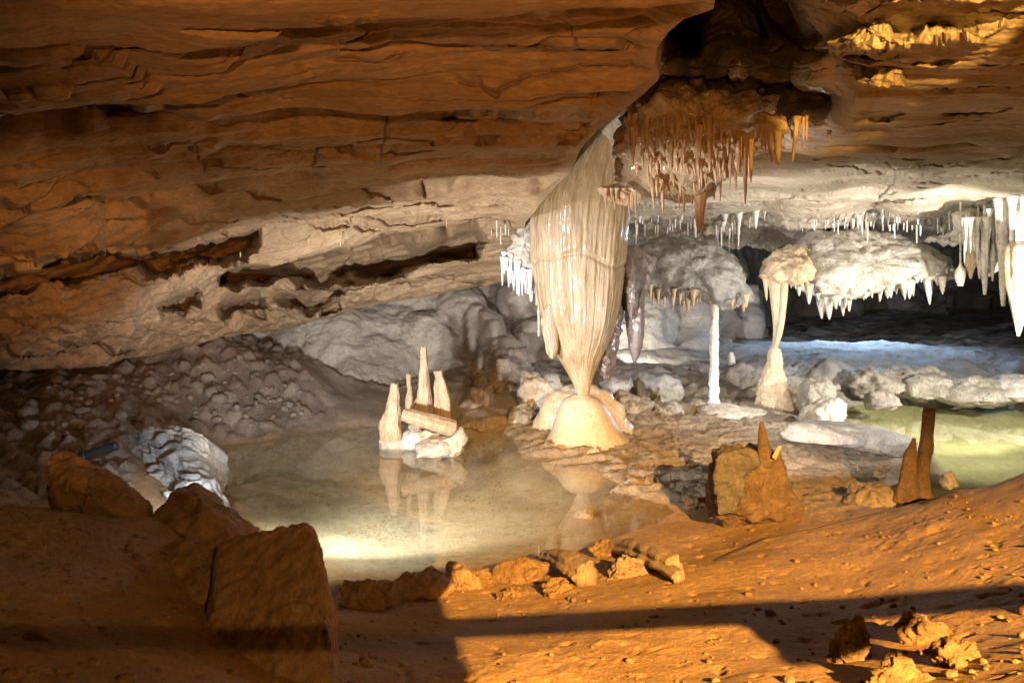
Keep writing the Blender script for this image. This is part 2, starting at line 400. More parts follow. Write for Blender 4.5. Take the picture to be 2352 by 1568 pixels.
def build_ground():
    cols = np.r_[np.linspace(-900, -40, 60), np.linspace(-30, 2390, 680), np.linspace(2400, 3300, 60)]
    rows = np.exp(np.linspace(np.log(1.25), np.log(34), 780))
    PX, YY = np.meshgrid(cols, rows)
    Z = gr(PX / 330, np.log(YY) * 4.2)
    X = (PX - HX) / F * YY
    PY = HY + (CAMZ - Z) / YY * F
    P = np.stack([X, YY, Z * 0], -1)
    # zones of material
    rim = sst(.0, 40, polydist(PX, PY, [(1150,985),(1190,1040),(1240,1062),(1390,1090),(1430,1112),(1395,1140),(1560,1150),(1650,1165),(1700,1180),(1830,1165),(1950,1175),(2060,1150),(2170,1110),(2140,1040),(2000,980),(1900,955),(1830,900),(1450,900),(1300,900)]) + 20)
    bank = sst(0, 60, polydist(PX, PY, [(-900,1150),(-900,760),(500,740),(680,800),(760,900),(800,985),(650,1003),(500,1030),(330,1010),(300,1130),(0,1180)]) + 20) * sst(5.2, 6., YY)
    water = sst(.015, -.03, Z)
    back = sst(12.0, 12.7, YY)
    blue = back * sst(1650, 1800, PX)
    mud = np.clip(1 - rim - bank - back, 0, 1) * sst(10.5, 9, YY)
    # relief
    lo = fbm(P * .9, 4, 11)
    md = fbm(P * 4.2, 4, 21)
    Z = Z + mud * (1 - water * .8) * (.03 * lo + .006 * md)
    clod = np.clip(fbm(P * 13, 3, 31), 0, 1)
    Z = Z + mud * (1 - water) * clod * .014 * sst(0, .5, perlin(P * 1.1, 5))
    fp = np.clip(-fbm(P * A([9, 11, 7]), 2, 77) - .42, 0, .5)
    Z = Z - mud * (1 - water) * fp * .035
    q = P * A([1.5, 3.6, 1]); q = q + .35 * perlin(P * 1.5, 8)[..., None]
    rd = ridged(q, 4, 41, .5)
    Z = Z + rim * (rd - .55) * .055
    Z = Z + rim * np.abs(fbm(P * 9, 3, 43)) * .03
    d1, d2, idv = worley(np.stack([X * 5.5, YY * 4.5, Z * 5.5], -1), 4)
    e1, e2, idw = worley(np.stack([X * 13, YY * 10, Z * 13], -1), 9)
    pres = (idv > .45)
    Z = Z + bank * (np.where(pres, np.clip(.75 - d1, 0, 1) * .13, 0) + np.clip(.7 - e1, 0, 1) * .05 + .05 * fbm(P * 2.2, 4, 51))
    Z = Z + back * (.08 * fbm(P * A([1.2, 1.0, 1]), 5, 61) + .03 * ridged(P * A([1.6, 2.6, 1]), 4, 62))
    ledge = sst(11.7, 12.1, YY) * sst(13.4, 12.6, YY)
    Z = Z + ledge * .05 * ridged(P * 3, 4, 63)
    Z = Z - water * mud * .0
    Pf = np.stack([X, YY, Z], -1)
    one = np.ones_like(Z)[..., None]
    c = one * A([.44, .29, .15])
    def mixc(c, w, k): return c * (1 - w[..., None]) + A(k) * w[..., None]
    c = mixc(c, np.clip(1 - mud, 0, 1), (.36, .32, .27))
    c = mixc(c, rim, (.31, .26, .20))
    c = mixc(c, bank, (.28, .23, .20))
    var = (idv[..., None] - .5) * A([.22, .19, .17]) * (bank * pres)[..., None]
    c = c + np.clip(var, -.12, .2)
    c = mixc(c, back, (.36, .325, .29))
    c = mixc(c, blue, (.42, .43, .45))
    silt = sst(.0, -.06, Z) * (1 - rim)
    c = mixc(c, silt, (.47, .43, .34))
    red = silt * sst(1180, 1420, PX) * sst(1120, 1180, PY) * sst(1700, 1650, PX)
    c = mixc(c, red, (.46, .33, .2))
    gs = silt * sst(1850, 1950, PX)
    c = mixc(c, gs, (.50, .50, .27))
    fl = sst(.62, .75, fbm(P * A([26, 26, 1]), 2, 91) + .35 * perlin(P * 1.3, 92)) * silt * sst(1.0, .2, np.abs(X + .9) * .35)
    c = mixc(c, fl * .8, (.1, .1, .07))
    o = mesh_obj('ground', Pf, gridfaces(*Z.shape), M['ground'], col=np.clip(c, .01, 1), origin=A([0, 0, 0]))
    props(o, 'orange mud bank and pale rimstone floor running back under the pools', 'ground', kind='structure')
    global GX
    GX = (cols, rows, Z)
build_ground()
def gh(px, Y):          # finished ground height at a picture column and distance
    cols, rows, Z = GX
    i = int(np.clip(np.searchsorted(rows, Y), 1, len(rows) - 1)); j = int(np.clip(np.searchsorted(cols, px), 1, len(cols) - 1))
    return float(Z[i, j])
def drop(px, py):       # first ground point seen at a pixel
    cols, rows, Z = GX
    j = int(np.clip(np.searchsorted(cols, px), 1, len(cols) - 1))
    pyc = HY + (CAMZ - Z[:, j]) / rows * F
    k = np.where(pyc <= py)[0]
    i = k[0] if len(k) else len(rows) - 1
    Y = rows[i]; return float(Y), float(Z[i, j])

wv = [(-9, 4.2, 0), (9, 4.2, 0), (9, 12.6, 0), (-9, 12.6, 0)]
o = mesh_obj('water', wv, [(0, 1, 2, 3)], M['water'], smooth=False, origin=A([0, 0, 0]))
props(o, 'still clear greenish cave pool mirroring the formations', 'water', kind='structure')

# ------------------------------------------------------------------ ceilings and walls
def crv(pts):
    p = A(pts, float); return lambda x: np.interp(x, p[:, 0], p[:, 1])

def strata(P, amp, seed, an=(.22, 1.5, 1.5), step=.035, fine=1.0, cr=1.0):
    q = P * A(an); q = q + .22 * perlin(P * A([.5, .9, .9]), seed + 5)[..., None]
    f = fbm(q, 5, seed, .5) * amp
    k = f / step; fl = np.floor(k); fr = k - fl
    t = (fl + sst(.0, .16, fr)) * step                  # terraced beds
    mixw = np.clip(.38 + .8 * perlin(P * A([.35, .8, .8]), seed + 7), 0, 1)
    f = f * (1 - mixw) + t * mixw
    for i, (fa, w, dp) in enumerate([(.9, .03, .03), (1.7, .035, .018), (3.3, .05, .010)]):       # long bedding cracks
        g = perlin(P * A([.10 * fa + .05, fa * 1.1, fa * 1.1]) + .18 * fbm(P * A([1.2, 2.5, 2.5]), 3, seed + 40 + i)[..., None] + 3.1 * i, seed + 30 + i)
        gate = sst(-.15, .25, perlin(P * A([.4, .8, .8]) + 7.7 * i, seed + 50 + i))
        f = f + cr * dp * np.exp(-(g / w) ** 2) * gate * -1.0
    f = f + .010 * fine * fbm(P * A([2.2, 6, 6]), 4, seed + 9) + .004 * fine * fbm(P * 20, 3, seed + 11)
    return f

def cracks(px, py, curves, seed, depth=.022):
    """narrow bedding cracks: how far each point is pushed back (in log distance)"""
    g = np.random.default_rng(seed); out = np.zeros_like(px)
    for (x0, x1, y0, y1, k) in curves:
        sd = int(g.integers(1, 200)); L = x1 - x0
        t = np.clip((px - x0) / L, 0, 1)
        w3 = np.stack([px / 210., px * 0 + sd, px * 0], -1)
        yc = y0 + (y1 - y0) * t + 16 * perlin(w3, sd) + 6 * perlin(w3 * 4.1, sd + 1) + 2.5 * perlin(w3 * 13, sd + 2)
        w = (1.6 + 1.6 * np.clip(perlin(w3 * 2.2 + 5, sd + 3) + .3, 0, 1.2)) * (.7 + .5 * k)
        on = sst(-.35, .05, perlin(w3 * 1.3 + 9, sd + 4)) * sst(x0, x0 + .1 * L, px) * sst(x1, x1 - .1 * L, px)
        d = py - yc
        out += depth * k * on * np.exp(-(d / w) ** 2)
        out += .010 * k * on * sst(-2, 3, d) * np.exp(-np.clip(d, 0, None) / (16 + 14 * k))     # bed below the crack stands back a little
    return out

def left_ceiling():
    B = crv([(-900,1020),(0,850),(110,845),(250,830),(390,805),(500,778),(640,757),(780,722),(900,690),(1100,655),(1230,640),(1400,640)])
    R = crv([(-400,1760),(-200,1680),(-60,1650),(0,1643),(22,1638),(45,1570),(75,1535),(110,1510),(150,1505),(172,1515),(185,1512),(215,1480),(240,1450),(268,1405),(300,1372),(345,1332),(395,1312),(425,1280),(445,1264),(470,1242),(490,1226),(508,1208),(530,1204),(560,1212),(640,1300)])
    nu, nv = 800, 760
    u = np.linspace(0, 1, nu); u = np.where(u < .06, u, u)[None]; 
    uu = np.concatenate([np.linspace(0, .28, 50), np.linspace(.283, 1, nu - 50)])[None]
    v = np.r_[np.linspace(0, .3, 60), np.linspace(.302, 1, nv - 60)][:, None]
    pr = -400 + v * 1040
    px = -900 + uu * (R(pr) + 900)
    py = -400 + v * (B(px) + 400)
    cp = A([(-900,-400,1.5),(0,-400,1.55),(900,-400,1.5),(1760,-400,1.5),
            (-900,0,2.1),(0,0,2.3),(500,0,2.4),(900,0,2.42),(1300,0,2.45),(1640,0,2.45),
            (-900,500,4),(-900,1020,6.5),
            (0,210,3.2),(0,450,4.6),(0,600,6.2),(0,700,7.0),(0,850,8.7),
            (250,700,8.0),(250,828,9.6),
            (500,210,3.4),(500,400,5.2),(500,560,8.0),(500,640,9.5),(500,778,11.0),
            (900,200,3.5),(900,400,6.0),(900,520,9.0),(900,600,10.8),(900,690,12.2),
            (1200,100,2.9),(1200,200,3.5),(1510,130,3.05),(1510,175,3.35),(1400,270,4.2),(1310,395,6.6),(1200,400,6.4),(1232,484,8.25),(1265,440,7.6),(1150,500,9.2),(1150,560,10.9),(1150,640,12.4),(1300,640,12.6),(1300,520,10)])
    f = RBF(cp[:, :2] / 400., np.log(cp[:, 2]), smooth=1e-3)
    lY = f(px / 400., py / 400.); P0 = U(px, py, np.exp(lY))
    # ledges: beyond each line the roof steps up
    def ledge(pts, amt, dec, w=5):
        nonlocal lY
        c = crv(pts); x0, x1 = pts[0][0], pts[-1][0]
        wob = 14 * perlin(np.stack([px / 130, px * 0, px * 0], -1), 3) + 5 * perlin(np.stack([px / 45, px * 0, px * 0], -1), 4)
        d = py - c(px) - wob
        m = sst(x0 - 1, x0 + 120, px) * sst(x1 + 1, x1 - 100, px)
        lY = lY + amt * m * sst(-w, w, d) * np.exp(-np.clip(d, 0, None) / dec)
    ledge([(-900,200),(0,214),(350,218),(640,235),(850,243),(1100,250),(1300,258),(1450,270)], .17, 90)
    ledge([(-900,450),(0,462),(250,475),(420,470)], .10, 60)
    ledge([(300,335),(560,300),(760,330),(1000,345),(1320,330)], .05, 40)
    ledge([(400,410),(700,395),(1000,420),(1330,380)], .06, 40)
    ledge([(600,125),(900,95),(1200,130),(1600,100)], .035, 40)
    ledge([(500,45),(900,20),(1300,45),(1700,20)], .03, 40)
    ledge([(200,560),(500,530),(800,480),(1250,440)], .05, 40)
    def pocket(poly, amt, w=12):
        nonlocal lY
        wob = 12 * fbm(np.stack([px / 85, py / 34, px * 0], -1), 3, 13)
        lY = lY + amt * sst(-w, w, polydist(px, py, poly) + wob + 6)
    pocket([(505,655),(520,610),(640,596),(720,590),(860,562),(1000,545),(1090,532),(1112,548),(1085,575),(960,598),(850,625),(720,636),(640,640),(570,652)], .17)  # hollow carved into the roof shape for a shadow cast there
    pocket([(-100,640),(0,615),(150,590),(430,578),(590,553),(560,575),(430,602),(250,620),(120,640),(60,655),(-60,665)], .17)
    pocket([(365,690),(400,672),(445,665),(455,690),(410,705),(372,708)], .10)
    pocket([(510,700),(590,692),(600,705),(540,714)], .08)
    pocket([(640,690),(700,668),(775,658),(770,672),(700,692)], .10)
    pocket([(745,712),(770,700),(768,718)], .05, 4)
    cur = [(-200,1600,52,30,.7),(0,900,92,80,.6),(500,1560,132,112,1.0),(850,1520,178,160,.8),(-100,700,175,200,.6),(-200,640,214,236,1.3),(560,1450,244,268,1.5),(700,1400,288,282,.8),
           (300,900,312,300,.7),(560,1330,322,318,1.2),(600,1320,350,338,1.0),(380,1000,352,350,.8),(250,820,378,372,.9),(620,1000,412,414,1.5),(-200,420,455,472,1.2),(300,1200,436,430,.9),
           (100,700,520,480,.8),(700,1240,462,448,1.1),(760,1200,486,470,1.0),(560,1180,512,500,.9),(150,800,566,520,1.1),(-200,500,592,570,1.2),(400,900,545,520,.9),(0,500,652,640,.8),(-100,330,770,790,1.2),(-100,280,740,745,1.),(0,260,800,806,1.2),
           (500,1100,672,625,.8),(380,900,735,680,.8),(620,1150,655,632,.8)]
    lY = lY + cracks(px, py, cur, 5)
    for (x0, y0, x1, y1, k) in [(985,460,962,395,1),(735,300,705,350,1),(870,330,890,250,.6),(1420,190,1350,250,.8),(1300,60,1330,130,.6),(440,300,470,370,.6)]:      # cross joints
        t = np.clip((py - min(y0, y1)) / abs(y1 - y0), 0, 1); xc = (x0 if y0 < y1 else x1) + ((x1 - x0) if y0 < y1 else (x0 - x1)) * t + 5 * perlin(np.stack([py / 20, py * 0 + x0, py * 0], -1), 9)
        lY = lY + .016 * k * np.exp(-((px - xc) / 2.6) ** 2) * sst(min(y0, y1) - 1, min(y0, y1) + 12, py) * sst(max(y0, y1) + 1, max(y0, y1) - 12, py)
    P = U(px, py, np.exp(lY))
    n = tocam(P0, gridnormals(P0))
    d = strata(P0, .15, 101, step=.05, cr=1.7)
    low = sst(560, 680, py) * sst(1200, 900, px)
    crag = low * (.04 * ridged(P0 * A([1.4, 2.2, 3.0]), 4, 131) + .035 * fbm(P0 * 5, 4, 133))
    edge = sst(1, .985, uu) * sst(1, .985, v)
    P = P + n * ((d + crag) * sst(0, .03, 1 - uu) * (.3 + .7 * sst(0, .02, 1 - v)))[..., None]
    # give the slab's free edge real thickness: roll it up and back
    k = 24
    e = P[:, -1]; 
    roll = []
    for i in range(1, k + 1):
        a = i / k
        off = np.stack([a * .10 + .0 * e[:, 0], .05 * a + 0 * e[:, 1], .5 * a ** .8 + 0 * e[:, 2]], -1)
        q = e + off * np.clip(1.2 - .6 * v, .5, 1.2)
        q = q + .03 * fbm(q * 4, 3, 140)[:, None] * a
        roll.append(q)
    P = np.concatenate([P, np.stack(roll, 1)], 1)
    # lower back edge turns up and away so that the roof is a solid lip over the wall
    back = []
    e = P[-1]
    for i in range(1, 9):
        a = i / 8
        back.append(e + A([0, .9, .25]) * a)
    P = np.concatenate([P, np.stack(back, 0)], 0)
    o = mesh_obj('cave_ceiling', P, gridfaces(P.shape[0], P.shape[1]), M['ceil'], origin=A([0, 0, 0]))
    props(o, 'low layered limestone roof slab sloping down to the left, lit orange', 'ceiling', kind='structure')
left_ceiling()

def right_ceiling():
    B = crv([(1100,520),(1400,530),(1500,545),(1600,552),(1700,560),(1760,565),(1850,545),(2000,548),(2150,545),(2250,560),(2352,560),(3300,560)])
    px = np.r_[np.linspace(1150, 2390, 520), np.linspace(2395, 3300, 60)][None]
    v = np.r_[np.linspace(0, .3, 50), np.linspace(.302, 1, 470)][:, None]
    py = -350 + v * (B(px) + 350)
    px = px + 0 * py
    cp = A([(1100,-350,2.2),(1700,-350,2.1),(2352,-350,1.7),(3300,-350,1.6),
            (1400,-350,3.2),(1560,-100,7.5),(1700,-100,7.0),(1560,30,9.0),(1700,20,8.6),(1560,105,9.4),(1720,100,9.0),(1830,100,6.4),(1860,40,3.6),(1850,-60,2.9),(2000,0,2.6),(2352,0,2.55),(3300,0,2.4),
            (1520,136,4.35),(1700,138,4.15),(1850,140,3.75),(1520,172,4.4),(1700,176,4.25),(1860,184,3.8),(2000,180,3.75),(2352,180,3.7),
            (1450,200,6.6),(1600,198,7.0),(1750,202,6.9),(1890,220,5.6),(1500,240,6.6),(1600,232,7.2),(1700,234,7.2),(1850,238,6.4),(1700,258,5.2),(1500,258,5.2),(1850,262,5.0),
            (1960,240,4.15),(2100,235,4.2),(2352,225,4.15),(3300,200,4),
            (2000,290,5.2),(2200,290,5.2),(2352,290,5.3),(1900,330,5.9),(2100,370,6.7),(2352,350,6.4),
            (1500,350,6.2),(1700,350,6.2),(1600,420,8.2),(1800,430,8.8),(2100,440,9.2),(2352,430,8.6),
            (1450,480,11.2),(1600,485,11.8),(1750,485,11.9),(2000,472,11.6),(2200,470,11.3),(2352,460,10.4),
            (1500,510,12.8),(1700,515,13.0),(2000,500,12.6),(2200,500,12.2),(2352,490,11.4),(3300,460,10),(3300,560,12),
            (1500,550,13.6),(1700,562,13.9),(2000,548,13.5),(2200,545,13.2),(2352,560,12.6),(1150,400,10.5),(1250,350,10),(1300,290,9.6),(1370,330,9.6),(1400,430,10.2),(1425,300,7.6),(1300,200,6.0)])
    f = RBF(cp[:, :2] / 400., np.log(cp[:, 2]), smooth=1e-3)
    lY = f(px / 400., py / 400.); P0 = U(px, py, np.exp(lY))
    def poly_face(poly, w=5, amt=.06, jag=6):
        # a broken block of roof hanging down: its front face stands nearly upright
        nonlocal lY
        wob = jag * fbm(np.stack([px / 22, py / 14, px * 0], -1), 3, 17)
        s = sst(-w, w, polydist(px, py, poly) + wob)
        top = min(p[1] for p in poly)
        flat = f(px / 400., np.full_like(py, top) / 400.)
        rag = .014 * fbm(np.stack([px / 26, py / 12, px * 0], -1), 4, 19)
        lY = lY * (1 - s) + (flat + .15 * (lY - flat) + rag) * s
    poly_face([(1845,106),(1900,82),(1985,76),(2000,52),(2030,45),(2042,74),(2070,86),(2110,86),(2150,76),(2200,82),(2240,72),(2310,62),(2240,90),(2150,96),(2090,104),(2000,108),(1900,112)])
    poly_face([(1922,150),(1945,140),(1975,150),(2000,160),(2030,150),(2070,160),(2080,185),(2000,190),(1965,178)])
    poly_face([(1870,-14),(1990,-20),(2110,-16),(2120,8),(2080,22),(2000,20),(1940,8)])
    poly_face([(1860,114),(1960,112),(2000,128),(2040,116),(2090,112),(2040,130),(1985,140),(1930,122)], 3)
    def ledge(pts, amt, dec, w=4):
        nonlocal lY
        c = crv(pts); x0, x1 = pts[0][0], pts[-1][0]
        wob = 8 * perlin(np.stack([px / 130, px * 0, px * 0], -1), 3) + 4 * perlin(np.stack([px / 40, px * 0, px * 0], -1), 4)
        d = py - c(px) - wob
        m = sst(x0 - 1, x0 + 100, px) * sst(x1 + 1, x1 - 100, px)
        lY = lY + amt * m * sst(-w, w, d) * np.exp(-np.clip(d, 0, None) / dec)
    ledge([(1950,248),(2100,262),(2250,240),(2352,228),(3000,210)], .05, 40)
    ledge([(1440,176),(1600,178),(1760,186),(1880,200),(1960,236)], .14, 40)
    ledge([(1900,345),(2100,360),(2352,330),(2600,320)], .025, 30)
    ledge([(1800,395),(2100,405),(2352,385),(2600,380)], .02, 30)
    ledge([(1500,455),(1800,462),(2100,452),(2600,440)], .03, 30)
    cur = [(1880,2700,300,262,1.),(1950,2600,268,240,1.2),(2000,2700,330,318,.8),(1780,2400,352,350,.9),(1850,2500,372,385,1.),(2000,2600,398,392,1.),(1750,2300,410,420,.8),(1900,2500,425,418,.8),(1560,2100,445,440,.7),
           (1700,2352,462,455,1.),(1480,1900,470,474,.8),(1900,2600,30,50,1.),(1900,2600,118,140,.9),(1950,2600,200,175,.9),(1550,1950,150,158,1.),(2100,2700,215,205,.7)]
    lY = lY + cracks(px, py, cur, 15)
    for (x0, y0, x1, y1, k) in [(2075,390,2000,480,1.2),(2020,360,2075,395,.8),(1640,440,1700,470,.6)]:
        t = np.clip((py - y0) / abs(y1 - y0), 0, 1); xc = x0 + (x1 - x0) * t + 6 * perlin(np.stack([py / 20, py * 0 + x0, py * 0], -1), 9)
        lY = lY + .016 * k * np.exp(-((px - xc) / 2.6) ** 2) * sst(y0 - 1, y0 + 12, py) * sst(y1 + 1, y1 - 12, py)
    P = U(px, py, np.exp(lY))
    n = tocam(P0, gridnormals(P0))
    d = strata(P0, .07, 201, (.3, 1.2, 1.2), .03, cr=1.5)
    rough = sst(478, 520, py)
    d = d + rough * (.06 * ridged(P0 * 3.1, 4, 211) + .05 * fbm(P0 * 9, 4, 213))
    near = sst(200, 60, py)
    d = d + near * (.04 * fbm(P0 * A([2, 4, 4]), 5, 215) + .008 * fbm(P0 * 16, 3, 217))
    P = P + n * d[..., None]
    back = [P[-1] + A([0, 1.2, .5]) * (i / 6) for i in range(1, 7)]
    P = np.concatenate([P, np.stack(back, 0)], 0)
    o = mesh_obj('cave_ceiling', P, gridfaces(P.shape[0], P.shape[1]), M['ceil2'], origin=A([0, 0, 0]))
    props(o, 'higher pale roof of bedded limestone above the right-hand formations', 'ceiling', kind='structure')
right_ceiling()

def back_wall():
    px = np.r_[np.linspace(-900, 250, 60), np.linspace(255, 2390, 620), np.linspace(2400, 3300, 40)][None]
    py = np.r_[np.linspace(300, 1020, 330)][:, None]
    px, py = px + 0 * py, py + 0 * px
    cp = A([(-900,400,8.5),(-900,1000,8.5),(0,600,10.4),(0,1000,10.4),(400,600,12.6),(400,900,11.9),(560,760,12.4),(640,900,11.8),(700,800,12.6),(760,960,11.7),
            (900,650,13.6),(900,800,12.9),(900,960,11.9),(1100,640,13.7),(1100,760,13.2),(1180,800,13.0),(1050,900,12.4),(1250,700,13.6),(1300,640,14),(1250,900,12.6),
            (1420,640,15),(1420,830,14.4),(1540,700,15.4),(1560,800,15.0),(1590,700,17.2),(1590,790,17.0),(1720,700,19),(1720,780,18.5),(1800,700,24),(1900,600,30),(1900,790,29),(2352,600,32),(2352,790,30),(3300,600,17),(3300,900,17),(2000,300,21),(1000,300,15),(0,300,12)])
    f = RBF(cp[:, :2] / 300., np.log(cp[:, 2]), smooth=1e-3)
    lY = f(px / 300., py / 300.)
    P = U(px, py, np.exp(lY))
    n = tocam(P, gridnormals(P))
    sc = np.abs(perlin(P * A([.9, .9, 1.3]), 301))
    d = .22 * (sc - .3) + .07 * fbm(P * 2.2, 5, 303) + .02 * fbm(P * A([5, 5, 9]), 4, 305)
    # rounded bosses beside the great stalactite
    for (bx, by, rr, am) in [(1110,760,55,.5),(1195,690,60,.55),(1225,770,50,.5),(1150,820,60,.45),(1060,700,60,.3),(850,820,120,.25),(720,760,110,.25),(980,760,60,.2)]:
        q = np.hypot((px - bx), (py - by) * 1.15) / rr
        d = d + am * np.clip(1 - q * q, 0, 1) ** .8
    # curtain-like pillars at the far side of the white wall
    for (bx, w, am) in [(1578,17,.6),(1606,13,.5),(1640,24,.5),(1690,20,.6),(1722,10,.4),(1870,24,1.6),(2062,42,3.2),(2220,36,1.4)]:
        q = np.abs(px - bx - 10 * perlin(np.stack([py / 60, py * 0 + bx, py * 0], -1), 5)) / w
        d = d + am * np.sqrt(np.clip(1 - q * q, 0, 1)) * sst(640, 690, py)
    P = P + n * d[..., None]
    o = mesh_obj('cave_wall', P, gridfaces(P.shape[0], P.shape[1]), M['wall'], origin=A([0, 0, 0]))
    props(o, 'smooth grey rock wall closing off the back of the cave', 'wall', kind='structure')
back_wall()

# ------------------------------------------------------------------ the great stalactite
def profile_loft(rows, Y, depth, seed, amp, freq, flutes, nseg, rings, groove=None, vstretch=3, yoff=None):
    r = A(rows, float)
    t = np.linspace(r[0, 0], r[-1, 0], rings)
    l = np.interp(t, r[:, 0], r[:, 1]); rt = np.interp(t, r[:, 0], r[:, 2])
    k = np.ones(9) / 9.
    if rings > 60:
        l = np.convolve(np.pad(l, 4, 'edge'), k, 'valid'); rt = np.convolve(np.pad(rt, 4, 'edge'), k, 'valid')
    Yr = np.full(rings, Y) if yoff is None else np.interp(t, A(yoff)[:, 0], A(yoff)[:, 1])
    c = U((l + rt) / 2, t, Yr); a = (rt - l) / 2 / F * Yr
    th = np.linspace(0, 2 * np.pi, nseg, endpoint=False)
    kk = np.ones((rings, nseg))
    for nfl, fa in flutes:
        ph = .8 * perlin(np.stack([t / 160, t * 0 + nfl, t * 0], -1), seed + nfl)[:, None]
        kk = kk + fa * np.cos(nfl * th[None] + ph + nfl)
    dirv = np.stack([np.cos(th)[None] * a[:, None], np.sin(th)[None] * a[:, None] * depth, 0 * a[:, None] * th[None]], -1)
    P0 = c[:, None] + dirv
    q = P0 * freq; q[..., 2] /= vstretch
    kk = kk + amp * fbm(q, 5, seed)
    if groove is not None:
        gpx = groove(th)
        g = np.exp(-((t[:, None] - gpx[None]) / 6.) ** 2)
        kk = kk - .03 * g + .008 * np.exp(-((t[:, None] - gpx[None] + 20) / 12.) ** 2)
    P = c[:, None] + dirv * kk[..., None]
    V = np.r_[P.reshape(-1, 3), c[:1], c[-1:]]
    Fc = [tuple(x) for x in gridfaces(rings, nseg, True)]
    for j in range(nseg):
        Fc.append((rings * nseg, (j + 1) % nseg, j)); Fc.append((rings * nseg + 1, (rings - 1) * nseg + j, (rings - 1) * nseg + (j + 1) % nseg))
    return V, Fc

fl = ((3, .025), (6, .012), (11, .006), (19, .006), (37, .005), (61, .005))
V, Fc = profile_loft([(300,1330,1455),(340,1298,1452),(400,1254,1450),(440,1234,1450),(470,1224,1449),(520,1220,1444),(560,1222,1440),(600,1224,1436),(640,1230,1432),(700,1240,1425),(740,1250,1416),(780,1264,1402),(820,1284,1382),(850,1300,1370),(880,1316,1359),(905,1326,1354),(914,1328,1352)],
                     9.2, .8, 5, .06, 2.4, fl, 400, 460, lambda th: 600 + 14 * np.cos(th * 2 + .7) + 6 * np.sin(th * 5),
                     yoff=[(300,9.12),(600,9.2),(914,9.2)])
big = mesh_obj('giant_stalactite', V, Fc, M['flow'], hang=True)
props(big, 'huge tapering fluted tan stalactite almost touching the pale dome below it', 'stalactite')

def st(px, py0, py1, Y, r, seed=0, tip=.12, bend=0, n=14, amp=.12, lean=0, neck=0):
    """path and radii of one stalactite: px, from py0 down to py1, root radius r (picture units)"""
    k = 8; t = np.linspace(0, 1, k)
    x = px + lean * t + bend * np.sin(t * 3.1)
    c = U(x, py0 + (py1 - py0) * t, Y)
    rad = r / F * Y * (tip + (1 - tip) * (1 - t) ** .75)
    rad = rad * (1 + .7 * np.exp(-t / .1) * (r < 9))
    if neck: rad = rad * (.25 + .75 * sst(0, neck, t))
    return loft(c, rad, nseg=n, seed=seed, amp=amp, freq=14, oct=3, rings=26, vstretch=1.6)

def part(parent, name, vf, mat, label=None, hang=True):
    o = mesh_obj(name, vf[0], vf[1], mat, parent=parent, hang=hang)
    if label: o['label'] = label
    return o

# folds of the great stalactite
for i, (ol, Y, T) in enumerate([
  ([(1428,560),(1470,572),(1506,598),(1502,628),(1486,660),(1478,700),(1482,740),(1476,790),(1463,826),(1455,832),(1447,810),(1439,760),(1436,700),(1430,640)], 9.45, .13),
  ([(1414,660),(1430,640),(1437,690),(1428,740),(1420,800),(1410,848),(1398,866),(1384,858),(1388,800),(1398,740)], 9.45, .10),
  ([(1392,770),(1402,790),(1400,840),(1390,866),(1378,860),(1376,830)], 9.3, .07),
  ([(1432,600),(1450,590),(1470,640),(1462,700),(1450,740),(1440,700)], 9.25, .08)]):
    part(big, 'drapery', blob(ol, Y, T, 20 + i, .035, 9, 120, 22, ridge=.025, power=.7), M['drape'], 'dark purple-brown wet drapery fold')
t = np.linspace(0, 1, 10)
part(big, 'drapery', loft(U(1262 + 6 * t, 700 + 122 * t, 9.0), A([.4,.8,1,1,1,.95,.9,.85,.7,.3]) * 17 / F * 9, A([.5] * 10) * 17 / F * 9, 24, 31, .12, 6, ((4, .08),), 40), M['flow'], 'short tan lobe hanging at the left edge')
for i in range(6):
    x = 1226 + 4 * i + rng.uniform(-3, 3)
    part(big, 'drapery', loft(U(x - 3 + 0 * t, 478 + i * 6 + (150 + 30 * i - 60 * (i % 2)) * t, 9.35), 8 / F * 9.3 * (1 - .7 * t), nseg=12, seed=40 + i, amp=.25, freq=9, rings=50), M['tan'], 'narrow fold along the left flank')

# dome under it
V, Fc = profile_loft([(905,1322,1348),(908,1308,1362),(914,1298,1374),(925,1288,1386),(945,1278,1400),(970,1270,1414),(990,1264,1426),(1005,1255,1440),(1018,1238,1460),(1028,1216,1490),(1036,1196,1512),(1044,1176,1530)], 9.15, 1.0, 8, .035, 1.6, ((13, .003), (31, .002)), 200, 120,
                     yoff=[(906,9.2),(1042,9.1)])
dome = mesh_obj('stalagmite_dome', V, Fc, M['mound'])
props(dome, 'smooth cream stalagmite dome directly under the huge stalactite tip', 'stalagmite')
sh = [(1210,1010),(1222,985),(1236,950),(1252,918),(1275,895),(1310,884),(1360,886),(1400,902),(1425,930),(1440,965),(1462,990),(1500,1012),(1400,1030),(1280,1030)]
V, Fc = blob(sh, 9.75, .35, 12, .05, 3.5, 160, 26)
part(dome, 'outer_shell', (V, Fc), M['mound'], 'older rough-rimmed shell behind the dome', hang=False)

# white fringe left of it
fr = empty('stalactite_fringe', U(1190, 580, 9.9), 'white ragged clump of short stalactites left of the huge stalactite', 'stalactites')
V, Fc = blob([(1150,590),(1170,560),(1205,470),(1228,475),(1232,640),(1215,650),(1180,630),(1160,612)], 9.95, .16, 3, .06, 7, 100, 16)
part(fr, 'crust', (V, Fc), M['crust'])
for i in range(26):
    s = i / 25.
    x = 1158 + 68 * s + rng.uniform(-4, 4); top = 585 + 55 * s + rng.uniform(-15, 10); ln = rng.uniform(28, 75)
    part(fr, 'stalactite', st(x, top, top + ln, 9.85 + rng.uniform(-.08, .12), rng.uniform(3.5, 7), i, .2, n=8), M['white'])

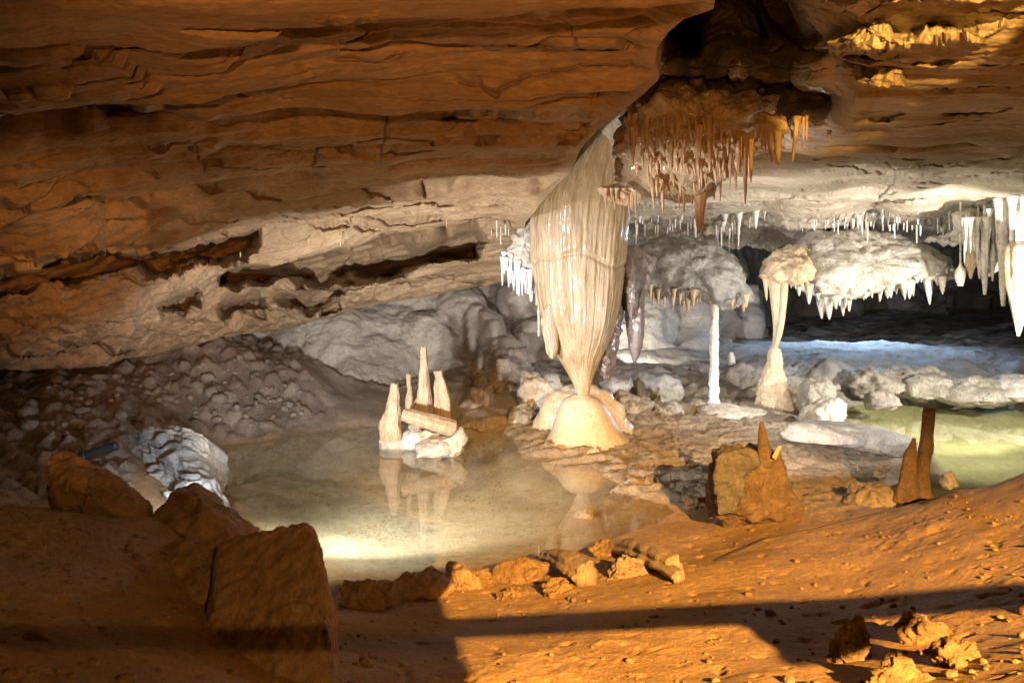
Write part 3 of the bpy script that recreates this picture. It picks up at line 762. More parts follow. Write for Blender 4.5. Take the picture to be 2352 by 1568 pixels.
# ------------------------------------------------------------------ boat-shaped group of broken stalagmites
Yb = ground_Y(1025, .05)
def rock_at(name, outline, Y, T, mat, label, cat, group=None, seed=0, amp=.05, freq=5, **k):
    V, Fc = blob(outline, Y, T, seed, amp, freq, **k)
    o = mesh_obj(name, V, Fc, mat); return props(o, label, cat, group)
rock_at('rock', [(872,1032),(870,1012),(880,998),(920,990),(935,1005),(940,1030),(915,1040)], 9.0, .14, M['whiterock'], 'pale rock under the left end of the broken stalagmites', 'rock', None, 51, .025, 9)
rock_at('rock', [(918,1022),(925,996),(950,984),(972,990),(975,1015),(965,1032),(930,1034)], 8.95, .15, M['trav'], 'bluish-white rock beside the low end of the lying broken stalagmite', 'rock', None, 52, .02, 9)
rock_at('rock', [(955,1048),(958,1022),(985,1010),(1020,1004),(1048,1000),(1052,984),(1062,982),(1069,1005),(1066,1034),(1040,1044),(1000,1052)], 8.6, .16, M['whiterock'], 'large bright white rock at the water line in front of the broken stalagmites', 'rock', None, 53, .05, 7, ridge=.02)
rock_at('rock', [(925,1010),(940,992),(985,985),(1030,995),(1045,1010),(1020,1030),(950,1030)], 9.0, .2, M['crust'], 'cream rock wedged beneath the lying broken stalagmite', 'rock', None, 54, .03, 8)
rock_at('rock', [(936,982),(944,966),(962,964),(972,978),(962,992),(944,994)], 8.75, .08, M['cobble'], 'dark rounded stone leaning under the lying broken stalagmite', 'rock', None, 55, .02, 9)
def stick(rows, Y, label, seed, cap=True, depth=.8, mat='stick'):
    V, Fc = profile_loft(rows, Y, depth, seed, .34, 7, ((3, .10), (5, .07), (9, .05)), 80, 160, None, 2.6)
    top = V[:, 2] > V[:, 2].max() - .03; V[top, 2] += .025 * perlin(V[top] * 30, seed)
    o = mesh_obj('broken_stalagmite', V, Fc, M[mat])
    props(o, label, 'stalagmite', 'broken stalagmites standing on the white rocks')
    return o
stick([(881,899,913),(886,898,914),(905,895,917),(940,888,920),(970,880,921),(1000,876,922),(1010,876,922)], 8.9, 'broken stalagmite with wide base at the left end of the boat-like group', 61)
stick([(857,933,943),(862,932,944),(880,933,944),(895,935,946),(915,932,948),(945,931,949),(955,931,949)], 9.15, 'thinnest and shortest upright broken stalagmite, second in the group', 62)
stick([(797,968,980),(802,966,981),(830,965,983),(860,963,985),(890,961,988),(915,960,990),(930,948,992),(955,946,993)], 9.1, 'tallest upright broken stalagmite, spire of the boat-like group', 63)
stick([(852,1000,1014),(856,999,1016),(868,1003,1018),(872,1002,1022),(890,1001,1028),(915,1000,1034),(945,1001,1037),(964,1002,1036)], 9.05, 'stout upright broken stalagmite with notched top at the right of the group', 64)
t = np.linspace(0, 1, 8)
V, Fc = loft(U(926 + 118 * t, 952 + 32 * t, 8.75 - .1 * t), A([14,16,17,17,18,18,19,18]) / F * 8.75, A([14,16,17,17,18,18,19,18]) / F * 8.0, 40, 65, .1, 6, ((3, .08), (7, .05)), 80)
props(mesh_obj('broken_stalagmite', V, Fc, M['stick']), 'broken stalagmite lying on its side across the white rocks', 'stalagmite', 'broken stalagmites standing on the white rocks')

# ------------------------------------------------------------------ columns and stalagmites at the right
V, Fc = profile_loft([(698,1633,1648),(705,1632,1649),(720,1632,1650),(800,1631,1651),(870,1630,1652),(905,1629,1652),(930,1627,1654),(942,1624,1658)], 11.2, 1., 71, .24, 8, ((3, .07), (5, .05)), 48, 180, None, .8)
props(mesh_obj('column', V, Fc, M['white']), 'slender bright white column rising from the floor to the grey shelf', 'column')
rock_at('rimstone_plate', [(1600,945),(1630,930),(1680,930),(1720,938),(1757,942),(1745,955),(1700,968),(1650,966),(1610,960)], 10.9, .45, M['crust'], 'thin dish-like pale stone plate at the foot of the white column', 'rock', None, 72, .03, 5)
V, Fc = profile_loft([(808,1676,1682),(812,1673,1685),(822,1671,1688),(838,1671,1689)], 12.9, 1., 73, .05, 8, (), 24, 30)
props(mesh_obj('stalagmite', V, Fc, M['white']), 'small bright white finger-shaped stalagmite on the ledge behind the white column', 'stalagmite')
cone = profile_loft([(795,1772,1784),(802,1768,1792),(812,1766,1796),(830,1762,1800),(850,1754,1803),(880,1746,1809),(905,1740,1815),(925,1734,1819),(940,1730,1822)], 11.4, 1., 74, .22, 5, ((3, .08), (5, .06)), 80, 180, None, 1.0)
props(mesh_obj('stalagmite', cone[0], cone[1], M['tan']), 'tall cone-shaped grey-tan stalagmite meeting the joined stalactites above it', 'stalagmite')

# shelves
def shelf(name, outline, Y, T, mat, label, seed, amp=.09, freq=3.5, **k):
    V, Fc = blob(outline, Y, T, seed, amp, freq, 200, 34, **k)
    o = mesh_obj(name, V, Fc, M[mat], hang=True); return props(o, label, 'rock shelf')
s1 = shelf('flowstone_shelf', [(1440,600),(1455,560),(1500,548),(1560,545),(1610,540),(1645,558),(1680,588),(1706,630),(1716,665),(1712,690),(1690,700),(1640,704),(1612,690),(1590,682),(1530,680),(1508,690),(1480,660),(1452,640)], 11.6, .55, 'greycrust', 'grey hump-backed flowstone shelf with small stalactites, right of the huge stalactite', 81, tilt=(.55, 0), power=.6)
for i, (x, a, b, r) in enumerate([(1512,672,702,5),(1531,668,690,4),(1548,672,700,5),(1562,676,700,5),(1580,672,716,9),(1592,674,706,8),(1608,676,694,4),(1570,700,716,3),(1545,690,720,3),(1632,696,706,5),(1668,694,710,3),(1682,696,708,4),(1697,692,706,4),(1708,686,716,9),(1715,684,706,6),(1526,690,706,3),(1602,690,704,3),(1494,662,690,5),(1500,680,708,3),(1486,660,684,5)]):
    part(s1, 'stalactite', st(x, a - 8, b, 11.2 + .2 * math.sin(i * 2.1), r, i, .15, n=10), M['tan'])
s2 = shelf('flowstone_shelf', [(1765,650),(1790,600),(1830,560),(1880,535),(1930,522),(1990,524),(2050,535),(2110,552),(2160,575),(2190,598),(2186,618),(2175,640),(2130,648),(2090,645),(2060,655),(2010,668),(1960,684),(1900,690),(1850,676),(1810,655)], 12.0, .6, 'crust', 'long bright white flowstone shelf hanging over the dark passage', 82, tilt=(.6, 0), power=.6, amp=.11)
for i in range(46):
    s = i / 45.
    x = 1830 + 352 * s + rng.uniform(-5, 5); base = np.interp(x, [1830,1900,1960,2010,2060,2100,2185], [655,678,675,660,648,640,628]) - rng.uniform(-8, 14)
    ln = 14 + 46 * rng.random() ** 2
    part(s2, 'stalactite', st(x, base, base + ln, 11.45 + rng.uniform(-.05, .3), 3 + ln * .16 * rng.uniform(.7, 1.3), i + 100, .12, n=9, lean=rng.uniform(-4, 4)), M['crust' if i % 3 else 'white'])
# joined stalactites over the cone
js = shelf('stalactite_cluster', [(1755,635),(1762,600),(1785,570),(1820,560),(1850,580),(1860,620),(1850,650),(1815,655),(1780,652)], 11.4, .4, 'tan', 'brown funnel-shaped stalactite cluster joined into two long tan stems above the cone', 83, tilt=(.5, 0))
js['category'] = 'stalactite'
V, Fc = profile_loft([(625,1766,1794),(650,1766,1793),(700,1772,1792),(750,1777,1790),(780,1776,1786),(798,1773,1783)], 11.3, 1, 84, .08, 6, ((3, .09), (5, .05)), 48, 120)
part(js, 'stalactite', (V, Fc), M['tan'])
V, Fc = profile_loft([(625,1788,1812),(660,1792,1810),(690,1792,1808),(730,1788,1804),(770,1781,1796),(797,1776,1786)], 11.25, 1, 85, .08, 6, ((3, .08), (5, .05)), 48, 120)
part(js, 'stalactite', (V, Fc), M['tan'])
for i, (x, a, b, r) in enumerate([(1757,630,690,7),(1766,640,676,5),(1822,630,664,5),(1838,630,668,7),(1852,640,674,5),(1812,636,662,5)]):
    part(js, 'stalactite', st(x, a, b, 11.3, r, 300 + i, .15, n=10, lean=4 if x < 1770 else 6), M['tan'])

# ------------------------------------------------------------------ far right stalactites
def stal(px, a, b, Y, r, mat, label, group, seed, **k):
    V, Fc = st(px, a, b, Y, r, seed, **k)
    return props(mesh_obj('stalactite', V, Fc, M[mat], hang=True), label, 'stalactite', group)
gR = 'bright stalactites at the right edge'
def bulb(px, a, mid, b, Y, r, mat, label, seed, r0=4):
    V, Fc = profile_loft([(a-50,px-r0,px+r0),(a,px-r0,px+r0),(mid-14,px-r0,px+r0),(mid,px-r,px+r),(mid+18,px-r,px+r*.9),(mid+36,px-r*.45,px+r*.4),(b-6,px-r*.35,px+r*.3),(b,px-2,px+1)], Y, .9, seed, .15, 7, ((3, .12), (5, .06)), 32, 120)
    return props(mesh_obj('stalactite', V, Fc, M[mat], hang=True), label, 'stalactite', gR)
rock_at('flowstone_mass', [(2262,462),(2300,455),(2352,455),(2430,460),(2440,600),(2390,650),(2345,600),(2325,560),(2300,575),(2285,540),(2270,505)], 10.9, .35, M['crust'], 'ragged white flowstone curtain behind the stalactites at the right edge', 'flowstone', None, 398, .07, 5, ridge=.08, vs=.25)
rock_at('flowstone_mass', [(2205,492),(2235,485),(2285,490),(2290,560),(2296,600),(2270,622),(2245,600),(2226,570),(2212,530)], 11.0, .25, M['crust'], 'smaller lumpy flowstone curtain between the white shelf and the right edge', 'flowstone', None, 399, .07, 6, ridge=.07, vs=.25)
bulb(2206, 515, 622, 657, 10.9, 12, 'crust', 'club-shaped stalactite on a thin straw, nearest the end of the white shelf', 401, 2)
bulb(2230, 540, 590, 640, 10.9, 14, 'tan', 'lumpy brown stalactite between the club-shaped one and the forked one', 402, 6)
V, Fc = join([st(2262, 470, 676, 10.7, 14, 403, .25, neck=.6), st(2250, 560, 640, 10.75, 9, 404, .2, neck=.4), st(2280, 560, 645, 10.7, 8, 405, .2, neck=.4), st(2247, 475, 600, 10.8, 9, 406, .5, neck=.7)])
props(mesh_obj('stalactite', V, Fc, M['crust'], hang=True), 'forked pale stalactite with three tips left of the longest ones', 'stalactite', gR)
V, Fc = join([st(2304, 455, 702, 10.4, 16, 407, .25), st(2290, 455, 560, 10.4, 6, 408)])
props(mesh_obj('stalactite', V, Fc, M['crust'], hang=True), 'long straight cream stalactite beside the largest one at the right', 'stalactite', gR)
V, Fc = profile_loft([(555,2325,2352),(565,2312,2372),(600,2308,2380),(640,2312,2378),(690,2322,2365),(730,2330,2352),(760,2334,2345),(772,2336,2341)], 10.0, .9, 409, .12, 6, ((3, .1), (5, .07), (9, .05)), 64, 160)
props(mesh_obj('stalactite', V, Fc, M['tan'], hang=True), 'largest carrot-shaped stalactite with orange streaks at the right edge', 'stalactite', gR)
stal(2325, 450, 578, 10.2, 8, 'white', 'white stalactite reaching down onto the largest carrot-shaped one', gR, 410, tip=.6)
stal(2347, 450, 548, 10.2, 5, 'white', 'short white stalactite at the top of the right edge', gR, 411)

# ------------------------------------------------------------------ amber draperies on the upper roof
dr = empty('drapery_bank', U(1590, 260, 5.2), 'bank of amber ribbed draperies and stalactites hanging from the roof, right of the slab edge', 'stalactites')
V, Fc = blob([(1440,262),(1470,240),(1540,240),(1640,245),(1735,262),(1738,300),(1720,350),(1690,390),(1640,430),(1590,440),(1540,430),(1500,410),(1450,400),(1425,340),(1430,300)], 5.75, .45, 501, .09, 6, 160, 34, tilt=(-1.3, 0), back=.9, ridge=.04)
part(dr, 'crust', (V, Fc), M['ambercrust'])
def bank_front(x, y):
    q = min(1, ((x - 1585) / 158.) ** 2 + ((y - 338) / 102.) ** 2)
    z = -(y - 330) / F * 5.75
    return 5.75 - 1.3 * z - .45 * math.sqrt(1 - q) - .03
for row in range(6):
    p0 = 250 + row * 31
    half = 148 - 9 * max(0, row - 2) ** 1.5
    x = 1590 - half
    while x < 1592 + half:
        xx = x + rng.uniform(-4, 4); y0 = p0 + rng.uniform(-9, 9) + 7 * math.sin(x * .035 + row * 2)
        big_one = rng.random() < .16
        ln = rng.uniform(55, 80) if big_one else 16 + 34 * rng.random() ** 1.5; r0 = rng.uniform(5, 7.5) if big_one else rng.uniform(2.6, 5.2)
        t = np.linspace(0, 1, 7)
        Yf = bank_front(xx, y0)
        c = U(xx + rng.uniform(-2, 6) * t, y0 - 10 + (ln + 10) * t, Yf + .06 - .04 * np.sin(t * 3) + .05 * t)
        rad = r0 / F * Yf * A([1.5, 1.25, 1, .85, .7, .5, .2])
        part(dr, 'drapery', loft(c, rad, rad * 1.5, 10, int(x) + row, .3, 16, (), 26, 3, 1.3), M['amber'] if row > 3 or rng.random() < .2 else M['tan'])
        x += rng.uniform(9, 20)
for i, (x, a, b, r) in enumerate([(1608,390,531,19),(1590,380,470,10),(1625,390,455,10),(1571,400,490,6),(1560,405,478,5),(1640,400,460,6),(1712,280,470,10),(1698,270,400,12),(1725,270,420,9),(1655,400,462,4),(1535,400,455,7),(1548,405,440,8)]):
    Yq = 6.1 if x < 1690 else 5.4
    t = np.linspace(0, 1, 7)
    if i == 0:
        V, Fc = profile_loft([(390,1580,1640),(430,1590,1632),(455,1594,1624),(480,1597,1620),(520,1599,1616),(531,1602,1612)], 6.1, 1, 520, .1, 9, ((4, .06), (7, .05)), 40, 120)
        part(dr, 'stalactite', (V, Fc), M['amber'], 'longest blunt amber stalactite')
    else:
        part(dr, 'stalactite', st(x, a, b, Yq, r, 530 + i, .12, n=12), M['amber'])
for i in range(64):
    x = 1458 + (2195 - 1458) * i / 63. + rng.uniform(-8, 8)
    if 1580 < x < 1635 or perlin(A([[x / 40., 1.3, 0]]), 12)[0] < -.35: continue
    y0 = 490 + 8 * math.sin(x * .02) + rng.uniform(-6, 14)
    stal(x, y0 - 12, y0 + 8 + 34 * rng.random() ** 2, 12.15 + rng.uniform(-.25, .25), rng.uniform(4, 9), 'crust' if i % 3 else 'white', 'stubby white stalactite in the crusted line where the roof meets the shelves', 'stubby stalactites along the back of the roof', 900 + i)
for i in range(16):
    x = 2212 + 9 * i + rng.uniform(-4, 4); top = 480 if i > 6 else 500
    stal(x, top, top + rng.uniform(50, 120), 10.6 + rng.uniform(-.1, .2), rng.uniform(4, 7.5), 'white' if i % 2 else 'crust', 'short white stalactite in the crowded fringe at the right edge', 'short white stalactites at the right edge', 430 + i)
d2 = empty('drapery_bank', U(1430, 430, 7.3), 'small amber fringe of stalactites at the right shoulder of the huge stalactite', 'stalactites')
V, Fc = blob([(1370,432),(1400,425),(1450,428),(1472,440),(1470,465),(1440,470),(1400,460)], 7.6, .2, 502, .04, 7, 90, 18)
part(d2, 'crust', (V, Fc), M['amber'])
for i in range(15):
    x = 1388 + i * 6 + rng.uniform(-2, 2); b = rng.uniform(462, 486) + 14 * (abs(x - 1450) < 12)
    part(d2, 'stalactite', st(x, 432, b, 7.4 + rng.uniform(-.05, .05), rng.uniform(3.5, 6), 560 + i, .15, n=9), M['amber'])
# golden pair
gd = empty('stalactite_cluster', U(1780, 262, 5.0), 'bright golden stalactite pair under the dark recess', 'stalactites')
V, Fc = blob([(1735,268),(1745,260),(1790,262),(1806,275),(1806,300),(1790,312),(1760,308),(1740,290)], 5.0, .09, 503, .03, 12, 80, 14)
part(gd, 'crust', (V, Fc), M['tan'])
for i, (x, a, b, r) in enumerate([(1765,290,372,8),(1787,285,378,11),(1750,285,340,5),(1740,285,325,4),(1758,300,350,4)]):
    part(gd, 'stalactite', st(x, a, b, 4.97, r, 580 + i, .3, n=14, lean=8 if i == 0 else 0), M['tan'])
stal(1832, 268, 372, 5.0, 7, 'tan', 'single slim golden stalactite right of the golden pair', None, 590, tip=.25, lean=-12)
stal(1845, 268, 342, 5.0, 3.5, 'amber', 'thin reddish stalactite just right of the slim golden one', None, 591, tip=.3)
stal(1853, 266, 325, 5.0, 3, 'amber', 'shortest thin reddish stalactite at the right end of the golden row', None, 592, tip=.3)
stal(1905, 300, 326, 5.3, 4, 'tan', 'tiny lone stalactite out on the smooth roof right of the golden row', None, 593, tip=.3)

# ------------------------------------------------------------------ soda straws
def straws(n, x0, x1, top, ln, Y, label, group, r=(1.1, 2.2), mat='white', dY=.3):
    xs = np.linspace(x0, x1, n) + rng.uniform(-1.6, 1.6, n) * (x1 - x0) / n
    base = []
    for i in range(4):
        t = np.linspace(0, 1, 4)
        base.append(loft(np.c_[0 * t, 0 * t, -t], A([1, .85, .8, .6]) * .02, nseg=7, seed=700 + i, amp=.2, freq=8, rings=12)) 
    mes = []
    for V, Fc in base:
        o = mesh_obj('soda_straw', V, Fc, M[mat], hang=True, origin=A([0, 0, 0])); mes.append(o.data); bpy.data.objects.remove(o)
    for i, x in enumerate(xs):
        if perlin(A([[x / 16., Y, n * .37]]), 6)[0] < -.22: continue
        y0 = (top(x) if callable(top) else top) + 9 * perlin(A([[x / 30., Y, 2.2]]), 7)[0]
        Yi = Y + rng.uniform(-dY, dY)
        o = bpy.data.objects.new('soda_straw', mes[i % 4]); C.objects.link(o)
        o.location = U(x, y0 + rng.uniform(-6, 3), Yi)
        L = (ln[0] + (ln[1] - ln[0]) * rng.random() ** 2.2) / F * Yi; rr = rng.uniform(*r) / F * Yi / .02
        o.scale = (rr, rr, L); o.rotation_euler = (0, 0, rng.uniform(0, 6))
        props(o, label, 'soda straw', group)
straws(44, 1452, 1620, lambda x: 500 + rng.uniform(-8, 22), (14, 60), 12.0, 'thin white soda straw in the dense row above the grey shelf', 'soda straws above the grey shelf')
straws(16, 1640, 1700, lambda x: 515 + rng.uniform(-6, 12), (18, 70), 11.9, 'white soda straw hanging behind the blunt amber stalactite', 'soda straws behind the amber stalactite', (1.4, 3))
straws(46, 1860, 2190, lambda x: 508 + rng.uniform(-8, 10), (12, 46), 11.6, 'short white soda straw between the roof and the long white shelf', 'soda straws above the white shelf', (1.2, 2.6))
straws(14, 2195, 2300, lambda x: 492 + rng.uniform(-5, 12), (20, 70), 10.9, 'white soda straw among the bright stalactites near the right edge', 'soda straws at the right edge', (1.2, 2.4))
straws(22, 1135, 1222, lambda x: np.interp(x, [1135,1222], [510,470]) + rng.uniform(-4, 20), (16, 50), 9.9, 'pale soda straw in the row just left of the huge stalactite', 'soda straws left of the huge stalactite', (1.2, 2.4))
straws(14, 560, 850, lambda x: np.interp(x, [560,650,800,850], [585,560,530,520]), (12, 36), 8.6, 'thin soda straw on the sloping roof at the left', 'soda straws on the left roof', (1., 2.4), 'tan')
straws(5, 1030, 1110, lambda x: 500, (10, 26), 9.2, 'tiny soda straw on bare roof between the two straw rows', 'soda straws on the bare roof', (1., 1.6), 'tan', .1)

# ------------------------------------------------------------------ rocks around the far pools
def blobs(lst, group=None):
    for (name, ol, Y, T, mat, label, seed, amp) in lst:
        rock_at(name, ol, Y, T, M[mat], label, 'rock', group, seed, amp * 1.3, 4.5, ridge=amp * 1.3, vs=.3)
blobs([
 ('stump_rock', [(1466,870),(1480,862),(1530,862),(1555,872),(1558,905),(1550,935),(1530,948),(1490,945),(1470,920)], 11.6, .3, 'greycrust', 'dark barrel-shaped flowstone stump with dripping white streaks', 601, .05),
 ('boulder', [(1405,935),(1415,915),(1440,905),(1470,912),(1492,922),(1485,940),(1460,955),(1420,952)], 10.9, .28, 'paleboulder', 'knobbly yellowish boulder between the dome and the barrel-shaped stump', 602, .06),
 ('boulder', [(1492,950),(1500,925),(1520,915),(1545,925),(1556,950),(1540,970),(1505,970)], 10.9, .2, 'greycrust', 'small coral-crusted boulder at the foot of the barrel-shaped stump', 603, .06),
 ('boulder', [(1380,880),(1400,866),(1445,868),(1448,885),(1430,905),(1395,905)], 11.3, .3, 'greycrust', 'flat olive slab rock behind the right shoulder of the dome', 604, .03),
 ('boulder', [(1560,925),(1590,915),(1630,912),(1630,925),(1600,938),(1568,945)], 11.4, .2, 'paleboulder', 'low pale rock bar left of the white column foot', 605, .03),
 ('boulder', [(1840,925),(1846,890),(1862,876),(1895,878),(1908,900),(1905,930),(1890,950),(1850,950)], 10.9, .25, 'paleboulder', 'ribbed cream flowstone lump right of the cone', 606, .05),
 ('boulder', [(1840,965),(1850,940),(1880,918),(1915,912),(1936,930),(1938,955),(1918,975),(1870,985),(1845,980)], 10.2, .3, 'crust', 'bright white rounded boulder at the edge of the green pool', 607, .03),
 ('boulder', [(1908,888),(1916,880),(1928,882),(1930,893),(1920,898),(1910,896)], 11.2, .07, 'paleboulder', 'small pale ball-like stone beside the ribbed lump', 608, .01),
 ('boulder', [(1945,880),(1962,864),(1985,852),(2032,854),(2060,868),(2068,890),(2050,903),(1990,905),(1955,900)], 12.0, .5, 'paleboulder', 'left pale boulder in the row along the far shore', 609, .06),
 ('boulder', [(2044,902),(2052,868),(2080,854),(2125,852),(2165,862),(2180,884),(2170,904),(2080,910)], 11.9, .55, 'paleboulder', 'middle broad boulder in the row along the far shore', 610, .07),
 ('boulder', [(2150,912),(2168,888),(2205,873),(2255,876),(2300,894),(2312,912),(2270,924),(2190,926)], 11.5, .6, 'paleboulder', 'right low domed boulder in the row along the far shore', 611, .05),
 ('boulder', [(1990,925),(1998,908),(2030,902),(2060,912),(2064,928),(2030,938),(2000,936)], 11.0, .22, 'cobble', 'dark low boulder in the green pool left of the round one', 613, .03),
 ('boulder', [(2262,900),(2285,882),(2330,868),(2390,862),(2440,872),(2440,908),(2352,916),(2290,914)], 11.4, .7, 'crust', 'white rock bank at the right end of the far shore', 614, .04),
 ('boulder', [(1195,905),(1205,875),(1235,862),(1270,868),(1282,890),(1270,930),(1240,960),(1205,955)], 10.8, .3, 'crust', 'pale fluted rock standing left of the dome', 615, .05),
 ('boulder', [(1075,880),(1100,830),(1140,805),(1190,815),(1215,850),(1200,880),(1150,900),(1100,905)], 11.6, .4, 'cobble', 'rough brown boulder below the wall, left of the fluted rock', 616, .08),
 ('boulder', [(1060,930),(1085,900),(1125,890),(1135,915),(1120,940),(1075,950)], 10.9, .25, 'cobble', 'angular shadowed boulder at the far edge of the pool', 617, .05),
 ('boulder', [(1165,965),(1180,935),(1205,930),(1220,955),(1205,975),(1175,980)], 10.2, .15, 'greycrust', 'knobbly grey stone where the far pool edge meets the dome', 618, .05),
 ('boulder', [(1040,975),(1080,955),(1140,950),(1180,965),(1160,985),(1090,990)], 10.3, .3, 'cobble', 'low dark ledge rock along the far edge of the pool', 619, .05),
])
# grey rimstone slab
rock_at('rimstone_slab', [(1795,995),(1815,975),(1850,965),(1960,975),(2040,985),(2100,1005),(2105,1030),(2085,1056),(2040,1045),(1950,1025),(1860,1012),(1800,1008)], 8.6, .35, M['grey'], 'long flat grey rimstone slab beside the green pool', 'rock', None, 620, .03, 7)
# foreground stump
fs = empty('stalagmite_stump', G(1730, 1212, .06), 'lumpy orange stalagmite stump with a pointed spike and smooth pale side', 'stalagmite')
Ys = float(ground_Y(1205, .08))
part(fs, 'stump', blob([(1648,1045),(1680,1035),(1730,1035),(1770,1040),(1790,1055),(1800,1090),(1815,1140),(1818,1190),(1810,1212),(1740,1208),(1660,1212),(1655,1180),(1640,1175),(1645,1100)], Ys, .3, 631, .06, 6, 180, 30, ridge=.03), M['stump'], hang=False)
part(fs, 'pale_slab', hull_rock([U(x, y, Yq) for x, y in [(1650,1036),(1730,1032),(1745,1060),(1690,1180),(1648,1182),(1640,1100)] for Yq in (Ys - .34, Ys - .18)], 632, .03, 6, 40, bev=.02), M['shadegrey'], 'smooth pale face on its left', hang=False)
part(fs, 'spike', profile_loft([(968,1746,1752),(980,1744,1757),(1010,1743,1766),(1040,1742,1772),(1062,1744,1775)], Ys - .1, .9, 633, .14, 8, ((3, .08),), 40, 70), M['stump'], hang=False)
part(fs, 'shard', hull_rock([U(x, y, Yq) for x, y in [(1772,1050),(1788,1022),(1797,1026),(1781,1056)] for Yq in (Ys - .2, Ys - .14)], 634, .004, 12, 8, bev=.006), M['tan'], 'bright golden shard', hang=False)
part(fs, 'spike', profile_loft([(1040,1780,1794),(1055,1778,1797),(1075,1776,1798),(1095,1770,1800)], Ys - .05, .9, 635, .14, 8, (), 30, 50), M['stump'], hang=False)
# red spikes at the right
Yq = 6.3
V, Fc = profile_loft([(935,2124,2145),(942,2121,2147),(970,2119,2145),(1000,2116,2142),(1030,2111,2143),(1060,2108,2136),(1090,2104,2134),(1130,2096,2140),(1160,2080,2160)], Yq, .9, 641, .12, 8, ((3, .07), (5, .05)), 48, 140)
props(mesh_obj('stalagmite', V, Fc, M['stump']), 'tall dark red spike of stalagmite at the edge of the green pool', 'stalagmite')
V, Fc = profile_loft([(1006,2096,2104),(1020,2090,2105),(1040,2078,2106),(1070,2072,2106),(1110,2064,2108),(1150,2050,2115)], Yq, .9, 642, .14, 8, ((3, .08),), 48, 100)
props(mesh_obj('stalagmite', V, Fc, M['stump']), 'shorter hunched dark red stalagmite left of the tall spike', 'stalagmite')
rock_at('rock', [(2160,1110),(2168,1090),(2185,1082),(2196,1095),(2200,1118),(2170,1122)], 6.5, .08, M['white'], 'small bluish-white stone right of the tall red spike', 'rock', None, 643, .02, 12)
rock_at('rock', [(1940,1165),(1955,1130),(1985,1110),(2030,1115),(2060,1140),(2040,1170),(1980,1185)], 6.5, .2, M['cobble'], 'dark hollow-sided rock behind the mud crest', 'rock', None, 644, .05, 7)

# ------------------------------------------------------------------ near-left boulders
def hull(name, pts, mat, label, seed, amp=.02, freq=6, cuts=70, bev=.012, **k):
    V, Fc = hull_rock(pts, seed, amp, freq, cuts, bev=bev, **k)
    return props(mesh_obj(name, V, Fc, M[mat]), label, 'rock')
hull('boulder', [U(105,1060,4.2),U(118,1038,4.3),U(140,1036,4.3),U(240,1085,4.2),U(345,1160,4.1),U(340,1190,4.0),U(340,1215,3.95),U(130,1200,3.95),U(122,1130,4.0),U(170,1120,3.9),
                 U(140,1045,4.9),U(240,1095,4.9),U(345,1165,4.7),U(130,1210,4.8),U(345,1210,4.6)], 'rock', 'dark wedge-shaped boulder with upturned tip at the left', 651, .03, 5)
hull('boulder', [U(345,1188,4.0),U(400,1125,4.15),U(445,1113,4.25),U(470,1125,4.2),U(600,1215,4.0),U(590,1235,3.9),U(545,1250,3.75),U(420,1240,3.7),U(470,1160,3.85),U(400,1215,3.75),
                 U(450,1120,4.8),U(590,1225,4.6),U(350,1215,4.6),U(500,1260,4.6)], 'rock', 'dark roof-shaped boulder in the middle of the left rock heap', 652, .025, 5)
hull('boulder', [U(470,1445,2.9),U(484,1390,2.95),U(500,1250,3.15),U(560,1228,3.2),U(700,1200,3.2),U(715,1208,3.2),U(745,1320,3.05),U(765,1420,2.9),U(772,1580,2.65),U(630,1590,2.6),U(480,1500,2.75),
                 U(700,1205,3.35),U(722,1215,3.4),U(752,1320,3.3),U(772,1420,3.15),U(782,1580,2.95),U(510,1255,3.5),U(490,1450,3.4)], 'slab', 'upright dark slab boulder with vertical grooves in front of the pool lamp glow', 653, .011, 6, stretch=(4, 4, .04), oct=3)
hull('boulder', [U(330,1260,3.4),U(420,1235,3.5),U(548,1245,3.4),U(530,1330,3.15),U(500,1400,3.05),U(430,1380,3.1),U(330,1290,3.5),U(480,1250,3.8),U(360,1260,3.9),U(450,1420,3.4)], 'rock', 'dark sloping boulder wedged beneath the roof-shaped one', 654, .03, 5)
# travertine flow, wavy
def travertine():
    th = np.linspace(-.2, 1, 150)[None]; s = np.linspace(0, 1, 120)[:, None]
    # fan of draped sheets falling to the right and down
    top = crv([(0,262),(.3,330),(.6,405),(1,445)]); 
    px = 250 + 262 * th + 20 * s + 0 * s
    ridge = crv([(240,1012),(300,1000),(350,984),(400,978),(440,990),(470,1020),(495,1070),(512,1130),(520,1160)])
    py = ridge(px) + s * (1190 - ridge(px)) * (.55 + .45 * sst(540, 380, px))
    Y = 7.4 - 1.5 * s ** 1.2 + .5 * np.abs(px - 430) / 200
    P = U(px, py, Y)
    n = tocam(P, gridnormals(P))
    q = np.stack([(px + .35 * py) / 55, (py - .5 * px) / 26, 0 * px], -1); q = q + .5 * perlin(q * .6, 5)[..., None]
    d = .05 * (1 - np.abs(perlin(q, 661)) * 2.2) + .02 * fbm(P * 9, 4, 662) + .05 * fbm(P * 2.5, 3, 663)
    P = P + n * d[..., None]
    base = [P[:, -1] + A([.05, .25, -.3]) * (i / 5) for i in range(1, 6)]
    P = np.concatenate([P, np.stack(base, 1)], 1)
    base = [P[0] + A([0, .5, -.25]) * (i / 5) for i in range(1, 6)]
    P = np.concatenate([np.stack(base[::-1], 0), P], 0)
    o = mesh_obj('flowstone', P, gridfaces(P.shape[0], P.shape[1]), M['trav'])
    props(o, 'wavy blue-white flowstone cascade glowing behind the dark left boulders', 'flowstone')
travertine()
